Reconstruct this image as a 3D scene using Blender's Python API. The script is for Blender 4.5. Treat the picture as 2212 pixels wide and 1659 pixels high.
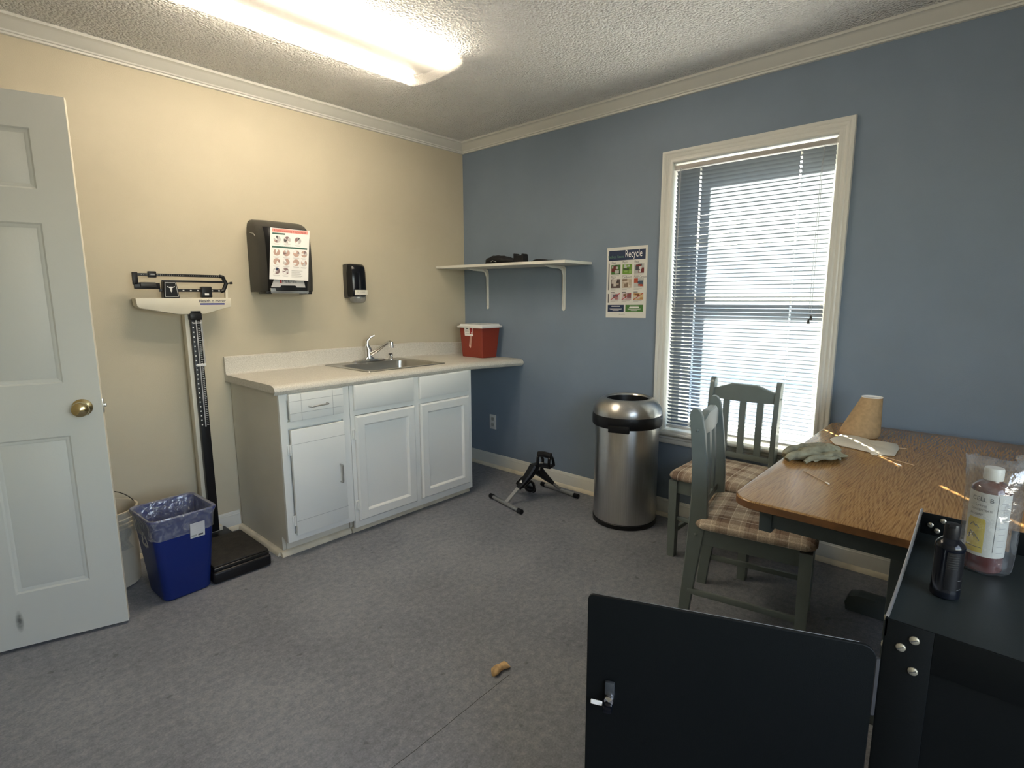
import bpy, bmesh, math, random
from mathutils import Vector, Matrix
from math import sin, cos, pi, radians

for o in list(bpy.data.objects):
    bpy.data.objects.remove(o, do_unlink=True)
SC = bpy.context.scene
COL = SC.collection

# ------------------------------------------------------------------ camera
cam_d = bpy.data.cameras.new('camera')
cam = bpy.data.objects.new('camera', cam_d)
COL.objects.link(cam)
cam_d.sensor_width = 36.0
cam_d.lens = 1161.37 / 2212 * 36.0
cam_d.clip_start = 0.02
_yaw, _pitch, _roll = radians(42.2334), radians(-9.0006), radians(-.1812)
_f = Vector((cos(_yaw)*cos(_pitch), sin(_yaw)*cos(_pitch), sin(_pitch)))
_r = Vector((sin(_yaw), -cos(_yaw), 0)); _u = _r.cross(_f)
_r2 = _r*cos(_roll) + _u*sin(_roll); _u2 = -_r*sin(_roll) + _u*cos(_roll)
M = Matrix.Identity(4)
for i in range(3):
    M[i][0], M[i][1], M[i][2] = _r2[i], _u2[i], -_f[i]
M[0][3], M[1][3], M[2][3] = -2.9855, -3.2189, 1.3287
cam.matrix_world = M
SC.camera = cam

# ------------------------------------------------------------------ light
SC.view_settings.view_transform = 'Standard'
SC.view_settings.look = 'None'
SC.view_settings.gamma = 1.0
SC.view_settings.use_curve_mapping = False
SC.view_settings.exposure = 1.9
world = bpy.data.worlds.new('sky')
SC.world = world
world.use_nodes = True
wn = world.node_tree.nodes; wl = world.node_tree.links
bg = wn['Background']
sky = wn.new('ShaderNodeTexSky')
sky.sky_type = 'NISHITA'
sky.sun_disc = False
sky.sun_elevation = radians(25)
sky.sun_rotation = radians(90 - 37.8)
sky.air_density = 1.0
wl.new(sky.outputs[0], bg.inputs[0])
bg.inputs[1].default_value = 0.40
sun_d = bpy.data.lights.new('sun', 'SUN')
sun_d.energy = 30.0
sun_d.angle = radians(0.53)
sun_d.color = (1.0, 0.90, 0.76)
sun = bpy.data.objects.new('sun', sun_d)
COL.objects.link(sun)
_sd = Vector((-.79*cos(radians(25)), -.613*cos(radians(25)), -sin(radians(25))))
sun.rotation_euler = _sd.to_track_quat('-Z', 'Y').to_euler()
sun.location = (4, 3, 3)
# fill light added to brighten the room, in an added window behind the camera
dl = bpy.data.lights.new('rear_fill_light', 'AREA')
dl.shape = 'RECTANGLE'; dl.size = 1.45; dl.size_y = 1.25; dl.energy = 7.0; dl.color = (.99, .98, .96)
dlo = bpy.data.objects.new('rear_fill_light', dl); COL.objects.link(dlo)
dlo.location = (-2.62, -4.47, 1.45); dlo.rotation_euler = (radians(90), 0, 0)
TUBE = 19.5          # fluorescent tube strength
TUBE_COL = (1.0, 0.87, 0.72)

# ------------------------------------------------------------------ materials
MATS = {}
def mat(name, col, rough=.5, metal=0., spec=.5, bump=0., bscale=200., var=0., vscale=6., coat=0., alpha=1., vcol=None):
    if name in MATS: return MATS[name]
    m = bpy.data.materials.new(name); m.use_nodes = True
    nt = m.node_tree; n = nt.nodes; l = nt.links
    b = n['Principled BSDF']
    b.inputs['Base Color'].default_value = (*col, 1)
    b.inputs['Roughness'].default_value = rough
    b.inputs['Metallic'].default_value = metal
    b.inputs['Specular IOR Level'].default_value = spec
    b.inputs['Coat Weight'].default_value = coat
    b.inputs['Alpha'].default_value = alpha
    if bump or var:
        tc = n.new('ShaderNodeTexCoord')
    if bump:
        t = n.new('ShaderNodeTexNoise'); t.inputs['Scale'].default_value = bscale; t.inputs['Detail'].default_value = 3
        l.new(tc.outputs['Object'], t.inputs['Vector'])
        bp = n.new('ShaderNodeBump'); bp.inputs['Strength'].default_value = bump; bp.inputs['Distance'].default_value = .002
        l.new(t.outputs['Fac'], bp.inputs['Height']); l.new(bp.outputs['Normal'], b.inputs['Normal'])
    if var:
        t = n.new('ShaderNodeTexNoise'); t.inputs['Scale'].default_value = vscale; t.inputs['Detail'].default_value = 5
        l.new(tc.outputs['Object'], t.inputs['Vector'])
        cr = n.new('ShaderNodeValToRGB')
        v2 = vcol or tuple(c*(1-var) for c in col)
        cr.color_ramp.elements[0].color = (*v2, 1); cr.color_ramp.elements[0].position = .35
        cr.color_ramp.elements[1].color = (*(min(1, c*(1+var*.4)) for c in col), 1); cr.color_ramp.elements[1].position = .65
        l.new(t.outputs['Fac'], cr.inputs['Fac']); l.new(cr.outputs['Color'], b.inputs['Base Color'])
    MATS[name] = m
    return m

def nodes_of(name):
    m = bpy.data.materials.new(name); m.use_nodes = True; MATS[name] = m
    return m, m.node_tree.nodes, m.node_tree.links, m.node_tree.nodes['Principled BSDF']

def ramp(n, stops):
    cr = n.new('ShaderNodeValToRGB'); e = cr.color_ramp.elements
    while len(e) < len(stops): e.new(.5)
    for i, (p, c) in enumerate(stops):
        e[i].position = p; e[i].color = (*c, 1)
    return cr

M_beige = mat('beige_wall_paint', (.535, .485, .365), .55, spec=.25, bump=.25, bscale=260, var=.04, vscale=3)
M_blue = mat('blue_wall_paint', (.203, .256, .322), .5, spec=.3, bump=.25, bscale=260, var=.05, vscale=3)
M_trim = mat('white_trim_paint', (.66, .66, .61), .35, spec=.45, bump=.05, bscale=60)
M_shoe = mat('cream_shoe_moulding', (.72, .66, .52), .5, var=.12, vscale=14)
M_cab = mat('white_cabinet_paint', (.78, .79, .75), .38, spec=.45, bump=.05, bscale=90)
M_cabside = mat('cabinet_side_laminate', (.66, .63, .54), .42, spec=.4, var=.06, vscale=3)
M_door = mat('grey_white_door_paint', (.58, .59, .54), .42, spec=.4, bump=.08, bscale=120)
M_dooredge = mat('cream_door_edge', (.80, .76, .64), .5)
M_black = mat('black_plastic', (.007, .007, .008), .38, spec=.35)
M_blackg = mat('gloss_black_plastic', (.004, .005, .008), .16, spec=.32)
M_charcoal = mat('charcoal_plastic', (.05, .048, .042), .45)
M_chrome = mat('chrome', (.75, .75, .76), .12, metal=1)
M_nickel = mat('brushed_nickel', (.55, .54, .52), .3, metal=1)
M_brass = mat('polished_brass', (.62, .50, .26), .18, metal=1)
M_white = mat('white_plastic', (.72, .72, .70), .35)
M_paper = mat('white_paper', (.86, .85, .82), .7)
M_paper2 = mat('poster_paper', (.66, .65, .60), .45)
M_grey = mat('grey_plastic', (.30, .31, .32), .4)
M_dgrey = mat('dark_print_grey', (.08, .08, .08), .6)
M_mgrey = mat('print_grey', (.35, .34, .32), .6)
M_chair = mat('sage_grey_paint', (.160, .190, .180), .34, spec=.5, bump=.08, bscale=80, var=.06, vscale=12)
M_teal = mat('dark_sage_table_base', (.075, .095, .095), .45, bump=.06, bscale=90)
M_cart = mat('black_powder_coat', (.0035, .0048, .0054), .5, spec=.16, bump=.10, bscale=500)
M_carttop = mat('worn_black_metal_top', (.012, .0165, .017), .5, spec=.22, bump=.06, bscale=400, var=.2, vscale=4)
M_rubber = mat('black_ribbed_rubber', (.022, .019, .015), .7, bump=.6, bscale=160, var=.5, vscale=30)
M_scale = mat('cream_scale_enamel', (.66, .62, .50), .4)
M_blueplastic = mat('blue_bin_plastic', (.006, .022, .165), .42, spec=.4, bump=.1, bscale=220)
M_red = mat('red_sharps_plastic', (.235, .028, .012), .4, bump=.1, bscale=120)
M_bucket = mat('off_white_bucket_plastic', (.52, .47, .37), .45)
M_kraft = mat('kraft_card', (.42, .28, .14), .75, bump=.2, bscale=300, var=.15, vscale=60)
M_pouch = mat('waxed_paper_pouch', (.62, .57, .46), .5, bump=.3, bscale=60)
M_glove = mat('sage_cotton_fabric', (.33, .315, .215), .9, bump=.8, bscale=300, var=.35, vscale=25)
M_swab = mat('swab_stick_wood', (.62, .42, .22), .6)
M_cotton = mat('swab_cotton', (.85, .82, .74), .9)
M_fabricblk = mat('black_fabric', (.008, .008, .009), .85, bump=.6, bscale=200)
M_navy = mat('print_navy', (.012, .028, .075), .5)
M_green = mat('print_green', (.06, .17, .035), .5)
M_teal_p = mat('print_teal', (.05, .13, .10), .5)
M_pink = mat('print_pink_red', (.72, .16, .13), .5)
M_darkred = mat('print_dark_red', (.40, .02, .02), .5)
M_yellow = mat('print_yellow', (.55, .42, .07), .5)
M_bluebar = mat('print_blue', (.02, .025, .22), .5)
M_silver = mat('silver_tube_paint', (.42, .42, .41), .32, metal=.7)
M_treat = mat('tan_dog_treat', (.66, .44, .21), .8, bump=.6, bscale=80, var=.35, vscale=40)
M_asphalt = mat('pale_concrete', (.55, .53, .50), .9)
M_siding = mat('pale_siding', (.50, .50, .48), .8)

def M_floor_():
    m, n, l, b = nodes_of('blue_grey_sheet_vinyl')
    tc = n.new('ShaderNodeTexCoord')
    def noise(scale, det, rough=.6, src=None):
        t = n.new('ShaderNodeTexNoise'); t.inputs['Scale'].default_value = scale
        t.inputs['Detail'].default_value = det; t.inputs['Roughness'].default_value = rough
        l.new(src or tc.outputs['Object'], t.inputs['Vector']); return t
    a = noise(2.2, 4); c = noise(38, 6, .75); d = noise(150, 3, .7)
    mx = n.new('ShaderNodeMath'); mx.operation = 'ADD'
    m2 = n.new('ShaderNodeMath'); m2.operation = 'MULTIPLY'; m2.inputs[1].default_value = .55
    l.new(c.outputs['Fac'], m2.inputs[0])
    m3 = n.new('ShaderNodeMath'); m3.operation = 'MULTIPLY_ADD'; m3.inputs[1].default_value = .30
    l.new(a.outputs['Fac'], m3.inputs[0]); l.new(m2.outputs[0], m3.inputs[2])
    m4 = n.new('ShaderNodeMath'); m4.operation = 'MULTIPLY_ADD'; m4.inputs[1].default_value = .35
    l.new(d.outputs['Fac'], m4.inputs[0]); l.new(m3.outputs[0], m4.inputs[2])
    cr = ramp(n, [(.44, (.120, .129, .152)), (.60, (.200, .210, .236)), (.76, (.30, .308, .33))])
    l.new(m4.outputs[0], cr.inputs['Fac'])
    # stretched scuffs
    mp = n.new('ShaderNodeMapping'); mp.inputs['Rotation'].default_value = (0, 0, .45); mp.inputs['Scale'].default_value = (2.5, 26, 1)
    l.new(tc.outputs['Object'], mp.inputs['Vector'])
    s = noise(1.6, 5, .65, mp.outputs['Vector'])
    cs = ramp(n, [(.56, (1, 1, 1)), (.74, (.84, .84, .85))])
    l.new(s.outputs['Fac'], cs.inputs['Fac'])
    # dark spots
    sp = noise(17, 2, .5); csp = ramp(n, [(.69, (1, 1, 1)), (.75, (.62, .62, .62))])
    l.new(sp.outputs['Fac'], csp.inputs['Fac'])
    mul = n.new('ShaderNodeMixRGB'); mul.blend_type = 'MULTIPLY'; mul.inputs[0].default_value = 1
    l.new(cr.outputs['Color'], mul.inputs[1]); l.new(cs.outputs['Color'], mul.inputs[2])
    mul2 = n.new('ShaderNodeMixRGB'); mul2.blend_type = 'MULTIPLY'; mul2.inputs[0].default_value = 1
    l.new(mul.outputs['Color'], mul2.inputs[1]); l.new(csp.outputs['Color'], mul2.inputs[2])
    l.new(mul2.outputs['Color'], b.inputs['Base Color'])
    b.inputs['Roughness'].default_value = .55; b.inputs['Specular IOR Level'].default_value = .3
    bp = n.new('ShaderNodeBump'); bp.inputs['Strength'].default_value = .15; bp.inputs['Distance'].default_value = .002
    l.new(d.outputs['Fac'], bp.inputs['Height']); l.new(bp.outputs['Normal'], b.inputs['Normal'])
    return m
M_floor = M_floor_()

def M_ceiling_():
    m, n, l, b = nodes_of('popcorn_ceiling')
    tc = n.new('ShaderNodeTexCoord')
    t = n.new('ShaderNodeTexNoise'); t.inputs['Scale'].default_value = 75; t.inputs['Detail'].default_value = 2
    v = n.new('ShaderNodeTexVoronoi'); v.inputs['Scale'].default_value = 95
    l.new(tc.outputs['Object'], t.inputs['Vector']); l.new(tc.outputs['Object'], v.inputs['Vector'])
    ad = n.new('ShaderNodeMath'); ad.operation = 'SUBTRACT'
    l.new(t.outputs['Fac'], ad.inputs[0]); 
    mu = n.new('ShaderNodeMath'); mu.operation = 'MULTIPLY'; mu.inputs[1].default_value = .5
    l.new(v.outputs['Distance'], mu.inputs[0]); l.new(mu.outputs[0], ad.inputs[1])
    bp = n.new('ShaderNodeBump'); bp.inputs['Strength'].default_value = 1.0; bp.inputs['Distance'].default_value = .022
    l.new(ad.outputs[0], bp.inputs['Height']); l.new(bp.outputs['Normal'], b.inputs['Normal'])
    b.inputs['Base Color'].default_value = (.86, .86, .84, 1); b.inputs['Roughness'].default_value = .85
    b.inputs['Specular IOR Level'].default_value = .2
    return m
M_ceil = M_ceiling_()

def M_laminate_():
    m, n, l, b = nodes_of('speckled_laminate')
    tc = n.new('ShaderNodeTexCoord')
    t = n.new('ShaderNodeTexNoise'); t.inputs['Scale'].default_value = 240; t.inputs['Detail'].default_value = 4
    l.new(tc.outputs['Object'], t.inputs['Vector'])
    cr = ramp(n, [(.34, (.50, .47, .40)), (.5, (.60, .575, .505)), (.66, (.69, .665, .59))])
    l.new(t.outputs['Fac'], cr.inputs['Fac']); l.new(cr.outputs['Color'], b.inputs['Base Color'])
    b.inputs['Roughness'].default_value = .38
    return m
M_lam = M_laminate_()

def M_steel_():
    m, n, l, b = nodes_of('brushed_stainless')
    tc = n.new('ShaderNodeTexCoord'); mp = n.new('ShaderNodeMapping'); mp.inputs['Scale'].default_value = (220, 220, 3)
    t = n.new('ShaderNodeTexNoise'); t.inputs['Scale'].default_value = 1.5; t.inputs['Detail'].default_value = 3
    l.new(tc.outputs['Object'], mp.inputs['Vector']); l.new(mp.outputs['Vector'], t.inputs['Vector'])
    cr = ramp(n, [(.3, (.50, .49, .47)), (.7, (.60, .59, .57))])
    l.new(t.outputs['Fac'], cr.inputs['Fac']); l.new(cr.outputs['Color'], b.inputs['Base Color'])
    b.inputs['Metallic'].default_value = 1; b.inputs['Roughness'].default_value = .31
    b.inputs['Anisotropic'].default_value = .6; b.inputs['Anisotropic Rotation'].default_value = .25
    return m
M_steel = M_steel_()
M_sink = mat('sink_stainless', (.50, .48, .44), .30, metal=1, bump=.05, bscale=300)

def M_oak_():
    m, n, l, b = nodes_of('oak_laminate')
    tc = n.new('ShaderNodeTexCoord')
    # growth-ring bands: parabolic cathedrals along x with noise
    sx = n.new('ShaderNodeSeparateXYZ'); l.new(tc.outputs['Object'], sx.inputs[0])
    def mth(op, a=None, b=None, c=None):
        q = n.new('ShaderNodeMath'); q.operation = op
        for k, v in enumerate((a, b, c)):
            if v is None: continue
            if isinstance(v, (int, float)): q.inputs[k].default_value = v
            else: l.new(v, q.inputs[k])
        return q.outputs[0]
    nz = n.new('ShaderNodeTexNoise'); nz.inputs['Scale'].default_value = 3.2; nz.inputs['Detail'].default_value = 3
    mp = n.new('ShaderNodeMapping'); mp.inputs['Scale'].default_value = (.6, 2.2, 1); l.new(tc.outputs['Object'], mp.inputs['Vector']); l.new(mp.outputs['Vector'], nz.inputs['Vector'])
    yy = mth('ADD', mth('PINGPONG', mth('ADD', sx.outputs['Y'], 5.03), .19), -.095)
    par = mth('ADD', mth('MULTIPLY', mth('ABSOLUTE', yy), 9.0), mth('MULTIPLY', sx.outputs['X'], 1.15))
    ph = mth('ADD', mth('MULTIPLY', par, 34.0), mth('MULTIPLY', nz.outputs['Fac'], 22.0))
    sn_ = mth('POWER', mth('ABSOLUTE', mth('SINE', ph)), 2.2)
    mp2 = n.new('ShaderNodeMapping'); mp2.inputs['Scale'].default_value = (14, 420, 1)
    l.new(tc.outputs['Object'], mp2.inputs['Vector'])
    f = n.new('ShaderNodeTexNoise'); f.inputs['Scale'].default_value = 1; f.inputs['Detail'].default_value = 2
    l.new(mp2.outputs['Vector'], f.inputs['Vector'])
    a = n.new('ShaderNodeMath'); a.operation = 'MULTIPLY_ADD'; a.inputs[1].default_value = -.15
    l.new(sn_, a.inputs[0]); l.new(f.outputs['Fac'], a.inputs[2])
    cr = ramp(n, [(.18, (.190, .098, .032)), (.42, (.345, .190, .066)), (.66, (.43, .255, .098))])
    l.new(a.outputs[0], cr.inputs['Fac']); l.new(cr.outputs['Color'], b.inputs['Base Color'])
    b.inputs['Roughness'].default_value = .19; b.inputs['Specular IOR Level'].default_value = .5
    bp = n.new('ShaderNodeBump'); bp.inputs['Strength'].default_value = .03; bp.inputs['Distance'].default_value = .0005
    l.new(f.outputs['Fac'], bp.inputs['Height']); l.new(bp.outputs['Normal'], b.inputs['Normal'])
    return m
M_oak = M_oak_()
M_oakedge = mat('oak_edge_band', (.19, .085, .028), .45, bump=.1, bscale=60, var=.3, vscale=18)

def M_plaid_():
    m, n, l, b = nodes_of('tan_plaid_upholstery')
    tc = n.new('ShaderNodeTexCoord'); sx = n.new('ShaderNodeSeparateXYZ'); l.new(tc.outputs['Object'], sx.inputs[0])
    def stripes(out, period, stops, off=0.):
        mu = n.new('ShaderNodeMath'); mu.operation = 'MULTIPLY_ADD'; mu.inputs[1].default_value = 1/period; mu.inputs[2].default_value = 10+off
        l.new(out, mu.inputs[0])
        fr = n.new('ShaderNodeMath'); fr.operation = 'FRACT'; l.new(mu.outputs[0], fr.inputs[0])
        cr = ramp(n, stops); cr.color_ramp.interpolation = 'CONSTANT'
        l.new(fr.outputs[0], cr.inputs['Fac']); return cr
    A, B, C_, D = (.56, .47, .37), (.28, .20, .15), (.14, .085, .07), (.86, .78, .64)
    s1 = stripes(sx.outputs['X'], .115, [(0, A), (.20, D), (.24, A), (.40, B), (.62, C_), (.66, D), (.70, B), (.84, A), (.93, D), (.96, A)])
    s2 = stripes(sx.outputs['Y'], .105, [(0, A), (.15, D), (.18, B), (.45, C_), (.50, B), (.62, A), (.76, D), (.80, A)], .3)
    mx = n.new('ShaderNodeMixRGB'); mx.inputs[0].default_value = .5
    l.new(s1.outputs['Color'], mx.inputs[1]); l.new(s2.outputs['Color'], mx.inputs[2])
    t = n.new('ShaderNodeTexNoise'); t.inputs['Scale'].default_value = 260; t.inputs['Detail'].default_value = 2
    l.new(tc.outputs['Object'], t.inputs['Vector'])
    cr = ramp(n, [(.3, (.72, .70, .68)), (.7, (1.1, 1.1, 1.1))]); l.new(t.outputs['Fac'], cr.inputs['Fac'])
    mu = n.new('ShaderNodeMixRGB'); mu.blend_type = 'MULTIPLY'; mu.inputs[0].default_value = 1
    l.new(mx.outputs['Color'], mu.inputs[1]); l.new(cr.outputs['Color'], mu.inputs[2])
    l.new(mu.outputs['Color'], b.inputs['Base Color'])
    b.inputs['Roughness'].default_value = .9; b.inputs['Specular IOR Level'].default_value = .15
    bp = n.new('ShaderNodeBump'); bp.inputs['Strength'].default_value = .4; bp.inputs['Distance'].default_value = .001
    l.new(t.outputs['Fac'], bp.inputs['Height']); l.new(bp.outputs['Normal'], b.inputs['Normal'])
    return m
M_plaid = M_plaid_()

def M_clear_(name, tint, gloss=.08, rough=.05, film=0., fcol=(.8, .8, .82), bump=0., bscale=30):
    """thin clear sheet: straight-through transmission + fresnel gloss + a little milky film"""
    m = bpy.data.materials.new(name); m.use_nodes = True; MATS[name] = m
    n = m.node_tree.nodes; l = m.node_tree.links
    n.remove(n['Principled BSDF']); out = n['Material Output']
    tr = n.new('ShaderNodeBsdfTransparent'); tr.inputs[0].default_value = (*tint, 1)
    gl = n.new('ShaderNodeBsdfGlossy'); gl.inputs['Roughness'].default_value = rough
    fr = n.new('ShaderNodeLayerWeight'); pw = n.new('ShaderNodeMath'); pw.operation = 'POWER'; pw.inputs[1].default_value = 5; l.new(fr.outputs['Facing'], pw.inputs[0])
    mx = n.new('ShaderNodeMixShader')
    mm = n.new('ShaderNodeMath'); mm.operation = 'MULTIPLY_ADD'; mm.inputs[1].default_value = .8; mm.inputs[2].default_value = .03+gloss*.3
    l.new(pw.outputs[0], mm.inputs[0]); l.new(mm.outputs[0], mx.inputs[0])
    src = tr
    if film:
        df = n.new('ShaderNodeBsdfDiffuse'); df.inputs[0].default_value = (*fcol, 1)
        m1 = n.new('ShaderNodeMixShader'); m1.inputs[0].default_value = film
        if bump:
            tcf = n.new('ShaderNodeTexCoord'); tf = n.new('ShaderNodeTexNoise'); tf.inputs['Scale'].default_value = bscale*1.4; tf.inputs['Detail'].default_value = 5; tf.inputs['Distortion'].default_value = 1.6
            l.new(tcf.outputs['Object'], tf.inputs['Vector'])
            rf = n.new('ShaderNodeMapRange'); rf.inputs[1].default_value = .42; rf.inputs[2].default_value = .72; rf.inputs[3].default_value = film*.6; rf.inputs[4].default_value = min(.8, film*2.1)
            l.new(tf.outputs['Fac'], rf.inputs[0]); l.new(rf.outputs[0], m1.inputs[0])
        l.new(tr.outputs[0], m1.inputs[1]); l.new(df.outputs[0], m1.inputs[2]); src = m1
    l.new(src.outputs[0], mx.inputs[1]); l.new(gl.outputs[0], mx.inputs[2])
    l.new(mx.outputs[0], out.inputs[0])
    if bump:
        tc = n.new('ShaderNodeTexCoord'); t = n.new('ShaderNodeTexNoise'); t.inputs['Scale'].default_value = bscale; t.inputs['Detail'].default_value = 4
        l.new(tc.outputs['Object'], t.inputs['Vector'])
        bp = n.new('ShaderNodeBump'); bp.inputs['Strength'].default_value = bump; bp.inputs['Distance'].default_value = .02
        l.new(t.outputs['Fac'], bp.inputs['Height']); l.new(bp.outputs['Normal'], gl.inputs['Normal']); l.new(bp.outputs['Normal'], fr.inputs['Normal'])
    return m
M_glass = M_clear_('window_glass', (.94, .96, .95))
M_bag = M_clear_('clear_bag_film', (.86, .88, .90), gloss=.3, rough=.12, film=.05, fcol=(.75, .78, .82), bump=.5, bscale=20)
M_liner = M_clear_('bin_liner_film', (.84, .85, .90), gloss=.3, rough=.2, film=.19, fcol=(.62, .64, .72), bump=.7, bscale=20)
M_nozzle = M_clear_('clear_nozzle_plastic', (.75, .76, .76), gloss=.3, rough=.1, film=.35, fcol=(.5, .5, .48))

def M_slat_():
    m = bpy.data.materials.new('white_blind_slat'); m.use_nodes = True; MATS['slat'] = m
    n = m.node_tree.nodes; l = m.node_tree.links; n.remove(n['Principled BSDF'])
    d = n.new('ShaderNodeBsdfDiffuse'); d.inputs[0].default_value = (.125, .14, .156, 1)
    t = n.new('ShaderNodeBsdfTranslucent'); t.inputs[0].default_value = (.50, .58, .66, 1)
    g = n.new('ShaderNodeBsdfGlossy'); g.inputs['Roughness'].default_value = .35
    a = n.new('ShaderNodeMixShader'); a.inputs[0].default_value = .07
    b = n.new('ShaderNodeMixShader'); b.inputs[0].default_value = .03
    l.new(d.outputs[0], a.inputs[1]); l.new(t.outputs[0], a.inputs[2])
    l.new(a.outputs[0], b.inputs[1]); l.new(g.outputs[0], b.inputs[2]); l.new(b.outputs[0], n['Material Output'].inputs[0])
    return m
M_slat = M_slat_()

def M_lens_():
    m = bpy.data.materials.new('prismatic_acrylic_lens'); m.use_nodes = True; MATS['lens'] = m
    n = m.node_tree.nodes; l = m.node_tree.links; n.remove(n['Principled BSDF'])
    tr = n.new('ShaderNodeBsdfTransparent'); tr.inputs[0].default_value = (.97, .95, .90, 1)
    t = n.new('ShaderNodeBsdfTranslucent'); t.inputs[0].default_value = (.95, .92, .86, 1)
    d = n.new('ShaderNodeBsdfDiffuse'); d.inputs[0].default_value = (.60, .58, .52, 1)
    a = n.new('ShaderNodeMixShader'); a.inputs[0].default_value = .17
    b = n.new('ShaderNodeMixShader'); b.inputs[0].default_value = .07
    l.new(tr.outputs[0], a.inputs[1]); l.new(t.outputs[0], a.inputs[2])
    l.new(a.outputs[0], b.inputs[1]); l.new(d.outputs[0], b.inputs[2]); l.new(b.outputs[0], n['Material Output'].inputs[0])
    return m
M_lens = M_lens_()
def M_emit_(name, col, s):
    m = bpy.data.materials.new(name); m.use_nodes = True
    n = m.node_tree.nodes; n.remove(n['Principled BSDF'])
    e = n.new('ShaderNodeEmission'); e.inputs[0].default_value = (*col, 1); e.inputs[1].default_value = s
    m.node_tree.links.new(e.outputs[0], n['Material Output'].inputs[0]); return m
M_tube = M_emit_('fluorescent_tube_glow', TUBE_COL, TUBE)
M_tubeend = mat('tube_end_cap_metal', (.6, .6, .6), .4, metal=.8)
M_pan = mat('fixture_enamel', (.17, .165, .15), .5)

def M_scuff_():
    m, n, l, b = nodes_of('smudged_dirt'); b.inputs['Base Color'].default_value = (.16, .16, .14, 1); b.inputs['Roughness'].default_value = .7
    tc = n.new('ShaderNodeTexCoord'); t = n.new('ShaderNodeTexNoise'); t.inputs['Scale'].default_value = 55; t.inputs['Detail'].default_value = 4
    l.new(tc.outputs['Object'], t.inputs['Vector'])
    mp = n.new('ShaderNodeMapping'); mp.inputs['Location'].default_value = (-.3315/.013, 0, -.117/.048); mp.inputs['Scale'].default_value = (1/.013, 0, 1/.048)
    l.new(tc.outputs['Object'], mp.inputs['Vector'])
    g = n.new('ShaderNodeTexGradient'); g.gradient_type = 'SPHERICAL'; l.new(mp.outputs['Vector'], g.inputs['Vector'])
    mu = n.new('ShaderNodeMath'); mu.operation = 'MULTIPLY'; l.new(t.outputs['Fac'], mu.inputs[0]); l.new(g.outputs['Fac'], mu.inputs[1])
    m2 = n.new('ShaderNodeMath'); m2.operation = 'MULTIPLY'; m2.inputs[1].default_value = 1.5; m2.use_clamp = True; l.new(mu.outputs[0], m2.inputs[0])
    l.new(m2.outputs[0], b.inputs['Alpha']); return m
def M_liquid_():
    m, n, l, b = nodes_of('red_brown_liquid_bottle')
    b.inputs['Base Color'].default_value = (.07, .007, .003, 1)
    b.inputs['Roughness'].default_value = .12; b.inputs['Coat Weight'].default_value = .4
    return m
M_liquid = M_liquid_()

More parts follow.
